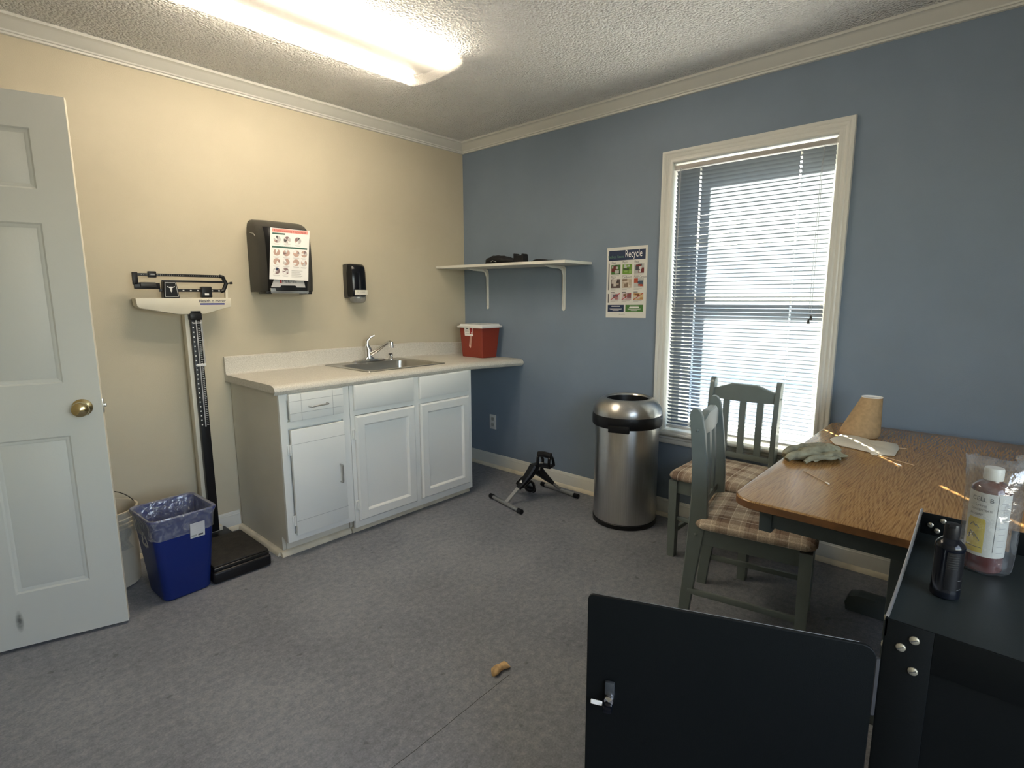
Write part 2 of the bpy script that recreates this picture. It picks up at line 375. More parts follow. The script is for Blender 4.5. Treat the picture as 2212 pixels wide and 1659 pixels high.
# ------------------------------------------------------------------ mesh builder
class MB:
    """collects primitives, each with its material, and links them as ONE mesh object"""
    def __init__(s):
        s.bm = bmesh.new(); s.mats = []
    def mi(s, m):
        if m not in s.mats: s.mats.append(m)
        return s.mats.index(m)
    def _merge(s, tb, m, mtx=None):
        if mtx is not None: bmesh.ops.transform(tb, matrix=mtx, verts=tb.verts)
        k = s.mi(m)
        for f in tb.faces: f.material_index = k
        me = bpy.data.meshes.new('tmp'); tb.to_mesh(me); tb.free()
        s.bm.from_mesh(me); bpy.data.meshes.remove(me)
    def box(s, a, b, m, bev=0., seg=2, mtx=None):
        tb = bmesh.new(); bmesh.ops.create_cube(tb, size=1)
        c = [(a[i]+b[i])/2 for i in range(3)]; d = [abs(b[i]-a[i]) for i in range(3)]
        for v in tb.verts: v.co = Vector((c[i]+v.co[i]*d[i] for i in range(3)))
        if bev: bmesh.ops.bevel(tb, geom=tb.edges[:], offset=min(bev, min(d)*.49), segments=seg, profile=.5, affect='EDGES')
        s._merge(tb, m, mtx); return s
    def prism(s, pts, axis, a, b, m, bev=0., seg=2, mtx=None):
        """polygon pts (2-D, on the plane across axis) extruded from a to b along axis"""
        tb = bmesh.new()
        def P(p, t):
            return {0: (t, p[0], p[1]), 1: (p[0], t, p[1]), 2: (p[0], p[1], t)}[axis]
        lo = [tb.verts.new(P(p, a)) for p in pts]; hi = [tb.verts.new(P(p, b)) for p in pts]
        tb.faces.new(lo); tb.faces.new(hi[::-1])
        for i in range(len(pts)):
            j = (i+1) % len(pts); tb.faces.new((lo[j], lo[i], hi[i], hi[j]))
        bmesh.ops.recalc_face_normals(tb, faces=tb.faces)
        if bev: bmesh.ops.bevel(tb, geom=tb.edges[:], offset=bev, segments=seg, profile=.5, affect='EDGES')
        s._merge(tb, m, mtx); return s
    def loft(s, rings, m, cap=(True, True), closed=True, mtx=None):
        tb = bmesh.new(); R = [[tb.verts.new(p) for p in r] for r in rings]; k = len(rings[0])
        for i in range(len(R)-1):
            for j in range(k if closed else k-1):
                q = (j+1) % k
                try: tb.faces.new((R[i][j], R[i][q], R[i+1][q], R[i+1][j]))
                except ValueError: pass
        if closed and cap[0] and k > 2: tb.faces.new(R[0][::-1])
        if closed and cap[1] and k > 2: tb.faces.new(R[-1])
        bmesh.ops.recalc_face_normals(tb, faces=tb.faces)
        s._merge(tb, m, mtx); return s
    def lathe(s, prof, m, n=32, cen=(0, 0, 0), mtx=None, cap=(True, True)):
        rings = [[(cen[0]+r*cos(2*pi*j/n), cen[1]+r*sin(2*pi*j/n), cen[2]+z) for j in range(n)] for r, z in prof]
        return s.loft(rings, m, cap, True, mtx)
    def tube(s, path, r, m, n=10, cap=True, mtx=None, up=None):
        path = [Vector(p) for p in path]; rings = []
        if not isinstance(r, (list, tuple)): r = [r]*len(path)
        d0 = (path[1]-path[0]).normalized()
        u = Vector(up) if up else (Vector((0, 0, 1)) if abs(d0.z) < .9 else Vector((1, 0, 0)))
        for i, p in enumerate(path):
            d = (path[min(i+1, len(path)-1)]-path[max(i-1, 0)]).normalized()
            a = d.cross(u).normalized(); b = a.cross(d).normalized(); u = b
            rings.append([p+a*r[i]*cos(2*pi*j/n)+b*r[i]*sin(2*pi*j/n) for j in range(n)])
        return s.loft(rings, m, (cap, cap), True, mtx)
    def cyl(s, a, b, r, m, n=20, mtx=None, r2=None):
        return s.tube([a, b], [r, r if r2 is None else r2], m, n, True, mtx)
    def sweep(s, path, sec, m, mtx=None, up=(0, 0, 1), closed=False):
        """2-D section swept along a polyline with mitred corners"""
        path = [Vector(p) for p in path]; up = Vector(up); rings = []; N = len(path)
        for i, p in enumerate(path):
            if closed: d1 = (p-path[i-1]).normalized(); d2 = (path[(i+1) % N]-p).normalized()
            else:
                d1 = (p-path[i-1]).normalized() if i else (path[1]-p).normalized()
                d2 = (path[i+1]-p).normalized() if i < N-1 else d1
            s1 = d1.cross(up); s2 = d2.cross(up); sd = (s1+s2); sd = sd/ (sd.length_squared/2) if sd.length > 1e-6 else s1
            rings.append([p+sd*q[0]+up*q[1] for q in sec])
        if closed: rings.append(rings[0])
        return s.loft(rings, m, (not closed, not closed), True, mtx)
    def quad(s, pts, m):
        tb = bmesh.new(); tb.faces.new([tb.verts.new(p) for p in pts]); s._merge(tb, m); return s
    def grid(s, fn, nu, nv, m, mtx=None, thick=0., skip=None):
        tb = bmesh.new(); V = [[tb.verts.new(fn(i/nu, j/nv)) for j in range(nv+1)] for i in range(nu+1)]
        for i in range(nu):
            for j in range(nv):
                if skip and skip(i, j): continue
                tb.faces.new((V[i][j], V[i+1][j], V[i+1][j+1], V[i][j+1]))
        if thick: bmesh.ops.solidify(tb, geom=tb.faces[:], thickness=thick)
        s._merge(tb, m, mtx); return s
    def text(s, body, size, m, mtx, sx=1., align='CENTER', ext=.0004):
        cu = bpy.data.curves.new('txt', 'FONT'); cu.body = body; cu.size = size; cu.align_x = align; cu.align_y = 'CENTER'; cu.extrude = ext
        cu.resolution_u = 3
        ob = bpy.data.objects.new('txt', cu); COL.objects.link(ob)
        bpy.context.view_layer.update()
        me = bpy.data.meshes.new_from_object(ob.evaluated_get(bpy.context.evaluated_depsgraph_get()))
        bpy.data.objects.remove(ob); bpy.data.curves.remove(cu)
        tb = bmesh.new(); tb.from_mesh(me); bpy.data.meshes.remove(me)
        bmesh.ops.scale(tb, vec=(sx, 1, 1), verts=tb.verts)
        s._merge(tb, m, mtx); return s
    def build(s, name, parent=None, loc=None, smooth=32, world=False):
        """loc: object origin; vertices given in world space are moved back when world=True"""
        if world:
            off = Vector(loc) if loc is not None else (parent_origin(parent) if parent else Vector((0, 0, 0)))
            bmesh.ops.translate(s.bm, verts=s.bm.verts, vec=-off)
        me = bpy.data.meshes.new(name); s.bm.to_mesh(me); s.bm.free()
        for m in s.mats: me.materials.append(m)
        if smooth:
            for p in me.polygons: p.use_smooth = True
            me.set_sharp_from_angle(angle=radians(smooth))
        o = bpy.data.objects.new(name, me); COL.objects.link(o)
        if parent: o.parent = parent
        elif loc is not None: o.location = loc
        return o

def parent_origin(p):
    v = Vector((0, 0, 0))
    while p is not None:
        v += p.location; p = p.parent
    return v
def tag(o, label=None, cat=None, group=None, kind=None):
    if label: o['label'] = label
    if cat: o['category'] = cat
    if group: o['group'] = group
    if kind: o['kind'] = kind
    return o
def thing(name, label, cat, loc=(0, 0, 0), rz=0., group=None, kind=None):
    o = bpy.data.objects.new(name, None); COL.objects.link(o); o.location = loc; o.rotation_euler = (0, 0, rz)
    o.empty_display_size = .05
    return tag(o, label, cat, group, kind)
def struct(name, mb, label=None, parent=None):
    o = mb.build(name, parent); 
    if not parent: o['kind'] = 'structure'
    if label: o['label'] = label
    return o
def face_mtx(origin, right, up):
    """matrix placing flat XY artwork on a plane"""
    r = Vector(right).normalized(); u = Vector(up).normalized(); n = r.cross(u)
    Mx = Matrix.Identity(4)
    for i in range(3): Mx[i][0], Mx[i][1], Mx[i][2], Mx[i][3] = r[i], u[i], n[i], origin[i]
    return Mx
def rrect(w, d, r, n=5, cx=0, cy=0):
    pts = []
    for sx, sy, a0 in ((1, 1, 0), (-1, 1, 90), (-1, -1, 180), (1, -1, 270)):
        for k in range(n+1):
            a = radians(a0+90*k/n); pts.append((cx+sx*(w/2-r)+r*cos(a), cy+sy*(d/2-r)+r*sin(a)))
    return pts

# ================================================================== SETTING
H = 2.495; XL = -3.40; YF = -4.30
WY0, WY1, WZ0, WZ1 = -2.582, -1.742, .50, 2.095      # window rough opening
struct('floor', MB().box((XL-.2, YF-.2, -.1), (.25, .2, 0), M_floor), 'blue-grey mottled sheet vinyl floor with scuffs and a seam')
# vinyl seam: a fine dark joint lying in the floor
struct('trim_3', MB().grid(lambda u, v: (-2.45+u*.74, -2.060+.0022*v+.016*u+.0012*sin(u*9)+.0006*sin(u*41), .0006), 60, 1, mat('seam_grime', (.035, .034, .033), .8), thick=0), 'thin dark joint between two floor vinyl sheets')
struct('ceiling', MB().box((XL-.2, YF-.2, H), (.25, .2, H+.1), M_ceil), 'white popcorn textured ceiling')
struct('wall_back', MB().box((XL-.2, 0, 0), (.2, .2, H), M_beige), 'beige painted wall behind the sink counter')
w = MB()
w.box((0, YF-.2, 0), (.2, WY0, H), M_blue).box((0, WY1, 0), (.2, 0, H), M_blue)
w.box((0, WY0, 0), (.2, WY1, WZ0), M_blue).box((0, WY0, WZ1), (.2, WY1, H), M_blue)
struct('wall_right', w, 'slate blue painted wall with the window')
struct('wall_left', MB().box((XL-.2, YF, 0), (XL, 0, H), M_beige), 'beige side wall behind the open door')
RX0, RX1, RZ0, RZ1 = -3.35, -1.89, .80, 2.1
w = MB().box((XL-.2, YF-.2, 0), (RX0, YF, H), M_beige).box((RX1, YF-.2, 0), (0, YF, H), M_beige).box((RX0, YF-.2, 0), (RX1, YF, RZ0), M_beige).box((RX0, YF-.2, RZ1), (RX1, YF, H), M_beige)
struct('wall_front', w, 'beige wall behind the camera')
w = MB()
for q in (((RX0, YF-.13, RZ0), (RX0+.05, YF-.08, RZ1)), ((RX1-.05, YF-.13, RZ0), (RX1, YF-.08, RZ1)), ((RX0, YF-.13, RZ0), (RX1, YF-.08, RZ0+.05)), ((RX0, YF-.13, RZ1-.05), (RX1, YF-.08, RZ1)), ((RX0, YF-.12, 1.43), (RX1, YF-.09, 1.46)), ((-2.635, YF-.12, RZ0), (-2.605, YF-.09, RZ1))): w.box(q[0], q[1], M_trim)
struct('added_fill_window', w, 'unseen white framed window added behind the camera for the fill light')  # unseen window, added to hold the fill light

# crown moulding (section: across, down)
crown = [(0, 0), (.078, 0), (.078, -.012), (.066, -.014), (.058, -.020), (.046, -.032), (.030, -.044), (.022, -.050), (.020, -.056), (.013, -.058), (.012, -.066), (0, -.068)]
def crown_loft(pts, name, lab):
    # pts: list of (x, y, inward vector) rings
    mb = MB(); rings = [[(x+ix*a, y+iy*a, H+b) for a, b in crown] for (x, y, ix, iy) in pts]
    mb.loft(rings, M_trim); struct(name, mb, lab)
crown_loft([(XL, 0, 0, -1), (0, 0, -1, -1)], 'trim_1', 'white crown moulding along the beige wall')
crown_loft([(0, 0, -1, -1), (0, YF, -1, 0)], 'trim_2', 'white crown moulding along the blue wall')
base = [(0, 0), (.014, 0), (.014, .078), (.012, .084), (.0125, .090), (.009, .094), (.009, .099), (.005, .106), (0, .108)]
shoe = [(0, 0), (.030, 0), (.0290, .008), (.025, .016), (.020, .021), (.013, .024), (0, .024)]
def base_run(name, a, b, inn, lab):
    mb = MB(); mb.loft([[(p[0]+inn[0]*q[0], p[1]+inn[1]*q[0], q[1]) for q in base] for p in (a, b)], M_trim)
    o = struct(name, mb, lab)
    mb = MB(); mb.loft([[(p[0]+inn[0]*q[0], p[1]+inn[1]*q[0], q[1]) for q in shoe] for p in (a, b)], M_shoe)
    mb.build('shoe_moulding', o)
base_run('baseboard_back', (XL, 0), (-1.836, 0), (0, -1), 'white baseboard with cream shoe moulding under the beige wall')
base_run('baseboard_right', (0, 0), (0, YF), (-1, 0), 'white baseboard with cream shoe moulding under the blue wall')
base_run('baseboard_left', (XL, 0), (XL, YF), (1, 0), 'white baseboard along the side wall')

# ---------------------------------------------------------------- window
win = thing('window_1', 'tall white double-hung window with moulded casing in the blue wall', None, (0, -2.16, WZ0), kind='structure')
def wb(mb, name, parent=win): return mb.build(name, parent, world=True)
cas = [(0, 0), (0, -.012), (.006, -.016), (.016, -.016), (.020, -.013), (.026, -.012), (.034, -.017), (.040, -.018), (.046, -.015), (.052, -.019), (.058, -.021), (.064, -.020), (.066, -.014), (.066, 0)]
# casing: swept from bottom of one side, over the top, down the other; across = outwards
iy0, iy1, iz1 = WY0+.012, WY1-.012, WZ1-.012
mb = MB()
def cas_ring(y, z, oy, oz): return [(q[1], y+oy*q[0], z+oz*q[0]) for q in cas]
mb.loft([cas_ring(iy1, .538, 1, 0), cas_ring(iy1, iz1, 1, 1), cas_ring(iy0, iz1, -1, 1), cas_ring(iy0, .538, -1, 0)], M_trim)
wb(mb, 'casing')
mb = MB()
mb.box((-.055, WY0-.075, .522), (.10, WY1+.075, .540), M_trim, .006, 3)
wb(mb, 'window_sill')
mb = MB()
ap = [(0, .522), (-.020, .522), (-.021, .512), (-.016, .506), (-.018, .495), (-.013, .488), (-.016, .474), (-.012, .462), (0, .460)]
mb.prism(ap, 1, WY0-.055, WY1+.055, M_trim)
wb(mb, 'apron')
mb = MB()
mb.box((-.004, WY1-.013, .54), (.22, WY1, WZ1), M_trim).box((-.004, WY0, .54), (.22, WY0+.013, WZ1), M_trim).box((-.004, WY0, WZ1-.013), (.22, WY1, WZ1), M_trim)
mb.box((.10, WY0, .50), (.24, WY1, .535), M_trim)
mb.box((.20, WY1-.06, .5), (.23, WY1, WZ1), M_trim).box((.20, WY0, .5), (.23, WY0+.06, WZ1), M_trim).box((.20, WY0, WZ1-.05), (.23, WY1, WZ1), M_trim)
wb(mb, 'jamb')
def sash(x, z0, z1, nm):
    a, b_ = WY0+.013, WY1-.013
    mb = MB()
    mb.box((x, a, z0), (x+.035, b_, z0+.05), M_trim, .004).box((x, a, z1-.04), (x+.035, b_, z1), M_trim, .004)
    mb.box((x, a, z0+.05), (x+.035, a+.045, z1-.04), M_trim, .004).box((x, b_-.045, z0+.05), (x+.035, b_, z1-.04), M_trim, .004)
    o = wb(mb, nm)
    g = MB(); g.box((x+.015, a+.045, z0+.05), (x+.018, b_-.045, z1-.04), M_glass)
    wb(g, 'pane', o)
sash(.095, .536, 1.335, 'lower_sash'); sash(.135, 1.295, 2.08, 'upper_sash')

# blinds --------------------------------------------------------------
bl = thing('window_blind', 'white mini blind with thin slats hanging in the window', 'blind', (.022, -2.16, .55))
def bb(mb, name, parent=bl): return mb.build(name, parent, world=True)
BX = .024; BY0, BY1 = -2.557, -1.764
mb = MB(); mb.box((.002, BY0-.010, 2.044), (.034, BY1+.010, 2.068), mat('taupe_headrail', (.40, .38, .35), .4), .003)
mb.box((0.0, BY0-.012, 2.042), (.036, BY0-.004, 2.071), M_trim, .002).box((0.0, BY1+.004, 2.042), (.036, BY1+.012, 2.071), M_trim, .002)
bb(mb, 'headrail')
SL_P = .0213; TILT = radians(47); SW = .0250
yh = [-2.408, -1.902]      # cord route holes
ys = [BY0, -2.408-.0048, -2.408+.0048, -1.902-.0048, -1.902+.0048, BY1]
ws = [-.5, -.26, 0, .26, .5]
tb = bmesh.new(); z = 2.030; nsl = 0
rnd = random.Random(4)
while z > .574:
    nsl += 1
    t = TILT + rnd.uniform(-.03, .03)
    if z > 1.4: t += (z-1.4)*.16
    if z < .95: t -= (0.95-z)*.30          # lower slats hang a little more open
    grid = []
    jz = rnd.uniform(-.0006, .0006)
    for yv in ys:
        row = []
        for wv in ws:
            # inner edge (toward the room, -x) up, gentle crown bulging up/outward
            a = -wv*SW      # +: room side
            crown_h = .0016*(1-(wv*2)**2)
            row.append(tb.verts.new((BX - a*cos(t) + crown_h*sin(t), yv, z+jz + a*sin(t) + crown_h*cos(t))))
        grid.append(row)
    for i in range(len(ys)-1):
        for j in range(len(ws)-1):
            if i in (1, 3) and j in (1, 2): continue
            tb.faces.new((grid[i][j], grid[i+1][j], grid[i+1][j+1], grid[i][j+1]))
    z -= SL_P
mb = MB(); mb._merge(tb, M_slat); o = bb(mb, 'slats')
mb = MB(); mb.box((BX-.011, BY0, z-.004), (BX+.011, BY1, z+.010), M_white, .003); bb(mb, 'bottom_rail')
ZB = z
for yv in yh:
    mb = MB()
    for dx in (-.0125, .0125):
        mb.cyl((BX+dx, yv, 2.045), (BX+dx, yv, ZB), .0006, M_white, 6)
    mb.cyl((BX, yv+.001, 2.045), (BX, yv+.001, ZB), .0007, M_white, 6)
    bb(mb, 'ladder_cord')
mb = MB(); mb.cyl((-.004, -1.795, 2.045), (-.006, -1.793, 1.262), .0038, M_clear_('clear_wand_acrylic', (.85, .87, .88), film=.25), 8); mb.cyl((.004, -1.795, 2.05), (-.004, -1.795, 2.035), .002, M_white, 6)
bb(mb, 'tilt_wand')
mb = MB()
for k, (dy, zz) in enumerate(((0, 1.242), (.010, 1.224))):
    mb.tube([(.0, -2.512, 2.045), (-.004, -2.510+dy*.5, 1.95-.03*k), (-.006, -2.514+dy, 1.6), (-.006, -2.514+dy, zz)], .0009, mat('cord_grey', (.35, .36, .36), .8), 6)
bb(mb, 'pull_cord')
for k, (dy, zz) in enumerate(((0, 1.242), (.010, 1.224))):
    mb = MB(); mb.lathe([(.0025, .0), (.004, -.002), (.0075, -.020), (.0070, -.022), (.0, -.022)], mat('brown_tassel', (.03, .028, .022), .5), 12, (-.006, -2.514+dy, zz)); bb(mb, 'cord_tassel')

# outside: ground and a pale house across the yard
struct('ground', MB().box((.25, -14, -.45), (14, 14, -.35), M_asphalt), 'pale ground outside the window')
mb = MB(); mb.box((9, -12, -.35), (9.3, 12, 2.4), M_siding)
for k in range(16): mb.box((8.985, -12, -.3+k*.16), (9.0, 12, -.3+k*.16+.012), M_siding)
struct('wall_outside', mb, 'pale sided building across the yard outside the window')

# ---------------------------------------------------------------- door (left)
dvec = Vector((-.382, .117, 0)).normalized(); ang = math.atan2(dvec.y, dvec.x)
door = thing('door_1', 'open grey-white six panel door at the left edge', None, (-2.537, -.653, 0), ang, kind='structure')
DW, DH, DT = .78, 2.045, .035
# local: x from free edge (0) to hinge (DW), y: -? towards room is +y after rotation ~163deg
PZ = [(.222, .822), (1.017, 1.607), (1.716, 1.930)]; PX = [(.103, .335), (.445, .677)]
def door_slab():
    mb = MB(); z0 = .012
    xs = [0, .103, .335, .445, .677, DW]; zs = [z0, .222, .822, 1.017, 1.607, 1.716, 1.930, DH]
    for i in range(5):
        for j in range(7):
            hole = i in (1, 3) and j in (1, 3, 5)
            if hole:
                mb.box((xs[i], -DT+.0085, zs[j]), (xs[i+1], -.0085, zs[j+1]), M_door)
            else:
                mb.box((xs[i], -DT, zs[j]), (xs[i+1], 0, zs[j+1]), M_door)
    # raised fields and sticking around each panel, both faces
    for (xa, xb) in PX:
        for (za, zb) in PZ:
            sec = [(0, 0), (.004, 0), (.010, -.005), (.016, -.006), (.022, -.0085), (0, -.0085)]
            for sgn, y0 in ((1, 0), (-1, -DT)):
                pth = [(xa, za), (xb, za), (xb, zb), (xa, zb)]; rings = []
                inn = [(1, 1), (-1, 1), (-1, -1), (1, -1)]
                for (px, pz), (ix, iz) in zip(pth+pth[:1], inn+inn[:1]):
                    rings.append([(px+ix*q[0], y0+sgn*q[1], pz+iz*q[0]) for q in sec])
                mb.loft(rings, M_door, (False, False))
                # raised field
                a, b, c, d = xa+.040, xb-.040, za+.040, zb-.040
                yb, yt = y0-sgn*.0082, y0-sgn*.003
                mb.loft([[(a-.018, yb, c-.018), (b+.018, yb, c-.018), (b+.018, yb, d+.018), (a-.018, yb, d+.018)],
                         [(a, yt, c), (b, yt, c), (b, yt, d), (a, yt, d)]], M_door, (False, True))
    mb.box((-.0012, -DT, z0), (0, 0, DH), M_dooredge)
    return mb
# with rotation ~163 deg, local -y points toward +room/back wall? local +y = (-sin, cos) -> faces the camera side (-x,-y)
slab = door_slab().build('door_slab', door, smooth=25)
mb = MB(); Kz = .922
kp = [(.030, 0), (.033, .002), (.033, .006), (.024, .010), (.012, .014), (.011, .028), (.018, .034), (.0265, .042), (.0285, .050), (.0265, .058), (.018, .064), (.0, .066)]
mb.lathe(kp, M_brass, 28, mtx=Matrix.Translation((.060, 0, Kz)) @ Matrix.Rotation(-pi/2, 4, 'X'))
mb.lathe(kp, M_brass, 28, mtx=Matrix.Translation((.060, -DT, Kz)) @ Matrix.Rotation(pi/2, 4, 'X'))
mb.build('door_knob', door)
mb = MB(); mb.box((-.004, -DT*.8, Kz-.028), (0, -DT*.2, Kz+.028), M_nickel, .001).box((-.013, -DT*.65, Kz-.007), (0, -DT*.35, Kz+.007), M_nickel, .002)
mb.build('latch', door)
mb = MB(); mb.grid(lambda u, v: (.3315+.036*(u-.5), .0004, .117+.100*(v-.5)), 4, 4, M_scuff_()); mb.build('scuff_mark', door)

# ================================================================== CEILING LIGHT
cl = thing('ceiling_light', 'long white wraparound fluorescent ceiling light, lit warm white', 'ceiling light', (-1.685, -.965, H))
def cb(mb, name, parent=cl): return mb.build(name, parent, world=True)
LX0, LX1, LY0, LY1 = -2.297, -1.075, -1.172, -.772
mb = MB()
mb.box((LX0+.01, -1.10, 2.472), (LX1-.015, -.845, H), M_pan, .003)
mb.box((LX0+.02, -1.03, 2.455), (LX1-.03, -.915, 2.472), M_pan, .003)
cb(mb, 'fixture_pan')
cy = (LY0+LY1)/2; hw = (LY1-LY0)/2
sec = [(-hw+.008, 2.480), (-hw+.001, 2.464), (-hw, 2.452), (-hw+.006, 2.440)]
for k in range(1, 16):
    t = -1+2*k/16; sec.append((t*(hw-.010), 2.440-.016*(1-t*t)))
sec += [(hw-.006, 2.440), (hw, 2.452), (hw-.001, 2.464), (hw-.008, 2.480)]
mb = MB()
mb.loft([[(x, cy+a, b) for a, b in sec] for x in (LX0, LX1)], M_lens, closed=False)
for x in (LX0, LX1):
    top = [(x, cy+a, 2.480) for a, b in sec]; bot = [(x, cy+a, b) for a, b in sec]
    mb.loft([top, bot], M_lens, closed=False)
cb(mb, 'diffuser_lens')
for dy in (-.150, .150):
    mb = MB(); mb.cyl((LX0+.035, cy+dy, 2.461), (LX1-.035, cy+dy, 2.461), .0145, M_tube, 20)
    for x, s_ in ((LX0+.035, -1), (LX1-.035, 1)): mb.cyl((x, cy+dy, 2.463), (x+s_*.015, cy+dy, 2.463), .0130, M_tubeend, 12)
    cb(mb, 'fluorescent_tube')

# ================================================================== CABINETS + COUNTER
FY = -.61       # face frame plane
CT = .868       # underside of counter
def panel_door(mb, x0, x1, z0, z1, style):
    y0 = FY-.0005; y1 = FY-.021
    if style == 'slab':
        mb.box((x0, y1, z0), (x1, y0, z1), M_cab, .003, 2)
    elif style == 'lip':     # thick slab with chamfered lip
        mb.loft([[(x0, y0, z0), (x1, y0, z0), (x1, y0, z1), (x0, y0, z1)], [(x0, y1+.006, z0), (x1, y1+.006, z0), (x1, y1+.006, z1), (x0, y1+.006, z1)],
                 [(x0+.012, y1, z0+.012), (x1-.012, y1, z0+.012), (x1-.012, y1, z1-.012), (x0+.012, y1, z1-.012)]], M_cab)
    else:                    # frame and recessed panel
        f = .055; pth = [(x0, z0), (x1, z0), (x1, z1), (x0, z1)]; inn = [(1, 1), (-1, 1), (-1, -1), (1, -1)]
        sec = [(0, y0), (0, y1+.009), (.009, y1), (f-.002, y1), (f+.001, y1+.002), (f+.009, y1+.014), (f+.009, y0)]
        rings = [[(px+ix*q[0], q[1], pz+iz*q[0]) for q in sec] for (px, pz), (ix, iz) in zip(pth+pth[:1], inn+inn[:1])]
        mb.loft(rings, M_cab, (False, False))
        mb.box((x0+f, y1+.014, z0+f), (x1-f, y0, z1-f), M_cab)
def hinge(parent, x, z):
    mb = MB(); mb.box((x-.010, FY-.006, z-.026), (x+.006, FY, z+.026), M_cab, .002).cyl((x+.002, FY-.010, z-.022), (x+.002, FY-.010, z+.022), .0055, M_cab, 10)
    mb.lathe([(.004, .0), (.006, .004), (0, .008)], M_cab, 10, (x+.002, FY-.010, z+.022)); mb.lathe([(0, -.008), (.006, -.004), (.004, 0)], M_cab, 10, (x+.002, FY-.010, z-.022))
    mb.build('hinge', parent, world=True)
def bar_pull(parent, a, b):
    a = Vector(a); b = Vector(b); o = Vector((0, -.026, 0)); d = (b-a).normalized()*.008
    mb = MB(); mb.tube([a, a+o*.7, a+o*.93+d*.3, a+o+d, b+o-d, b+o*.93-d*.3, b+o*.7, b], .0042, M_nickel, 10)
    mb.build('handle', parent, world=True)

cabA = thing('base_cabinet', 'narrow white base cabinet with one drawer, left end of counter', 'cabinet', (-1.635, -.3, 0))
X0, X1 = -1.828, -1.441
mb = MB()
side = [(-.012, 0), (-.535, 0), (-.535, .100), (FY+.0185, .088), (FY+.0185, CT-.002), (-.012, CT-.002)]
mb.prism(side, 0, X0+.0005, X0+.018, M_cabside)
mb.box((X0+.018, -.595, .10), (X1, -.012, CT-.004), M_cab)
# face frame
mb.box((X0, FY, .086), (X0+.036, FY+.018, CT-.002), M_cab).box((X1-.045, FY, .086), (X1-.001, FY+.018, CT-.002), M_cab)
for za, zb in ((.086, .128), (.83, CT-.002), (.685, .72)): mb.box((X0+.036, FY, za), (X1-.045, FY+.018, zb), M_cab)
mb.build('cabinet_body', cabA, world=True)
mb = MB(); mb.box((X0+.018, -.545, 0), (X1-.002, -.5355, .084), M_cabside); mb.build('toe_kick', cabA, world=True)
mb = MB(); mb.loft([[(x-q[0]*1.0, y, q[1]) for q in shoe] for x, y in ((X0, -.012), (X0, -.540))], M_shoe); mb.build('shoe_moulding', cabA, world=True)
mb = MB(); mb.loft([[(x, -.545-q[0]*.9, q[1]*1.1) for q in shoe] for x in (X0-.018, X1-.003)], M_shoe); mb.build('shoe_moulding', cabA, world=True)
mb = MB(); dx0, dx1, dz0, dz1 = -1.785, -1.487, .722, .860
panel_door(mb, dx0, dx1, dz0, dz1, 'slab')
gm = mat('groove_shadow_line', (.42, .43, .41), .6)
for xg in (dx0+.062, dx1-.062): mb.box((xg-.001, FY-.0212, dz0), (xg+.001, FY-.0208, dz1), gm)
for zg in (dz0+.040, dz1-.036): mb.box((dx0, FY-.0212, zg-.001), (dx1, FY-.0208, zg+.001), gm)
dr = mb.build('drawer_front', cabA, world=True); bar_pull(dr, (-1.683, FY-.021, .788), (-1.585, FY-.021, .792))
mb = MB(); ex0, ex1, ez0, ez1 = -1.786, -1.490, .121, .678
panel_door(mb, ex0, ex1, ez0, ez1, 'slab')
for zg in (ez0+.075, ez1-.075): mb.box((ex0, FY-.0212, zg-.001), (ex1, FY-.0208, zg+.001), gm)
dd = mb.build('cabinet_door', cabA, world=True); bar_pull(dd, (-1.527, FY-.021, .345), (-1.527, FY-.021, .445))
hinge(dd, ex0-.006, .575); hinge(dd, ex0-.006, .200)

cabB = thing('sink_cabinet', 'wide white sink base cabinet with two panelled doors', 'cabinet', (-.98, -.3, 0))
X0, X1 = -1.439, -.524
mb = MB()
mb.prism([(-.012, 0), (-.535, 0), (-.535, .085), (FY+.0185, .042), (FY+.0185, CT-.002), (-.012, CT-.002)], 0, X1-.018, X1, M_cab)
mb.box((X0, FY+.018, .09), (X0+.018, -.012, CT-.004), M_cab).box((X0, FY+.018, .09), (X1-.018, -.012, .105), M_cab).box((X0, -.02, .09), (X1-.018, -.012, CT-.004), M_cab)
for xa, xb in ((X0, X0+.030), (-1.014, -.966), (X1-.034, X1)): mb.box((xa, FY, .040), (xb, FY+.018, CT-.002), M_cab)
for za, zb in ((.040, .080), (.692, .722), (.862, CT-.002)):
    for xa, xb in ((X0+.030, -1.014), (-.966, X1-.034)): mb.box((xa, FY, za), (xb, FY+.018, zb), M_cab)
mb.build('cabinet_body', cabB, world=True)
mb = MB(); mb.box((X0, -.550, 0), (X1-.018, -.5355, .084), M_cabside); mb.loft([[(x, -.5505-q[0]*.9, q[1]*1.1) for q in shoe] for x in (X0, X1+.004)], M_shoe); mb.build('toe_kick', cabB, world=True)
for i, (a, b, za, zb) in enumerate(((-1.419, -1.010, .722, .863), (-.967, -.557, .724, .862))):
    mb = MB(); panel_door(mb, a, b, za, zb, 'lip'); mb.build('drawer_front', cabB, world=True)
for i, (a, b, za, zb) in enumerate(((-1.417, -1.008, .080, .690), (-.965, -.556, .084, .691))):
    mb = MB(); panel_door(mb, a, b, za, zb, 'frame'); d = mb.build('cabinet_door', cabB, world=True)
    if i == 0: hinge(d, a-.006, .585); hinge(d, a-.006, .175)

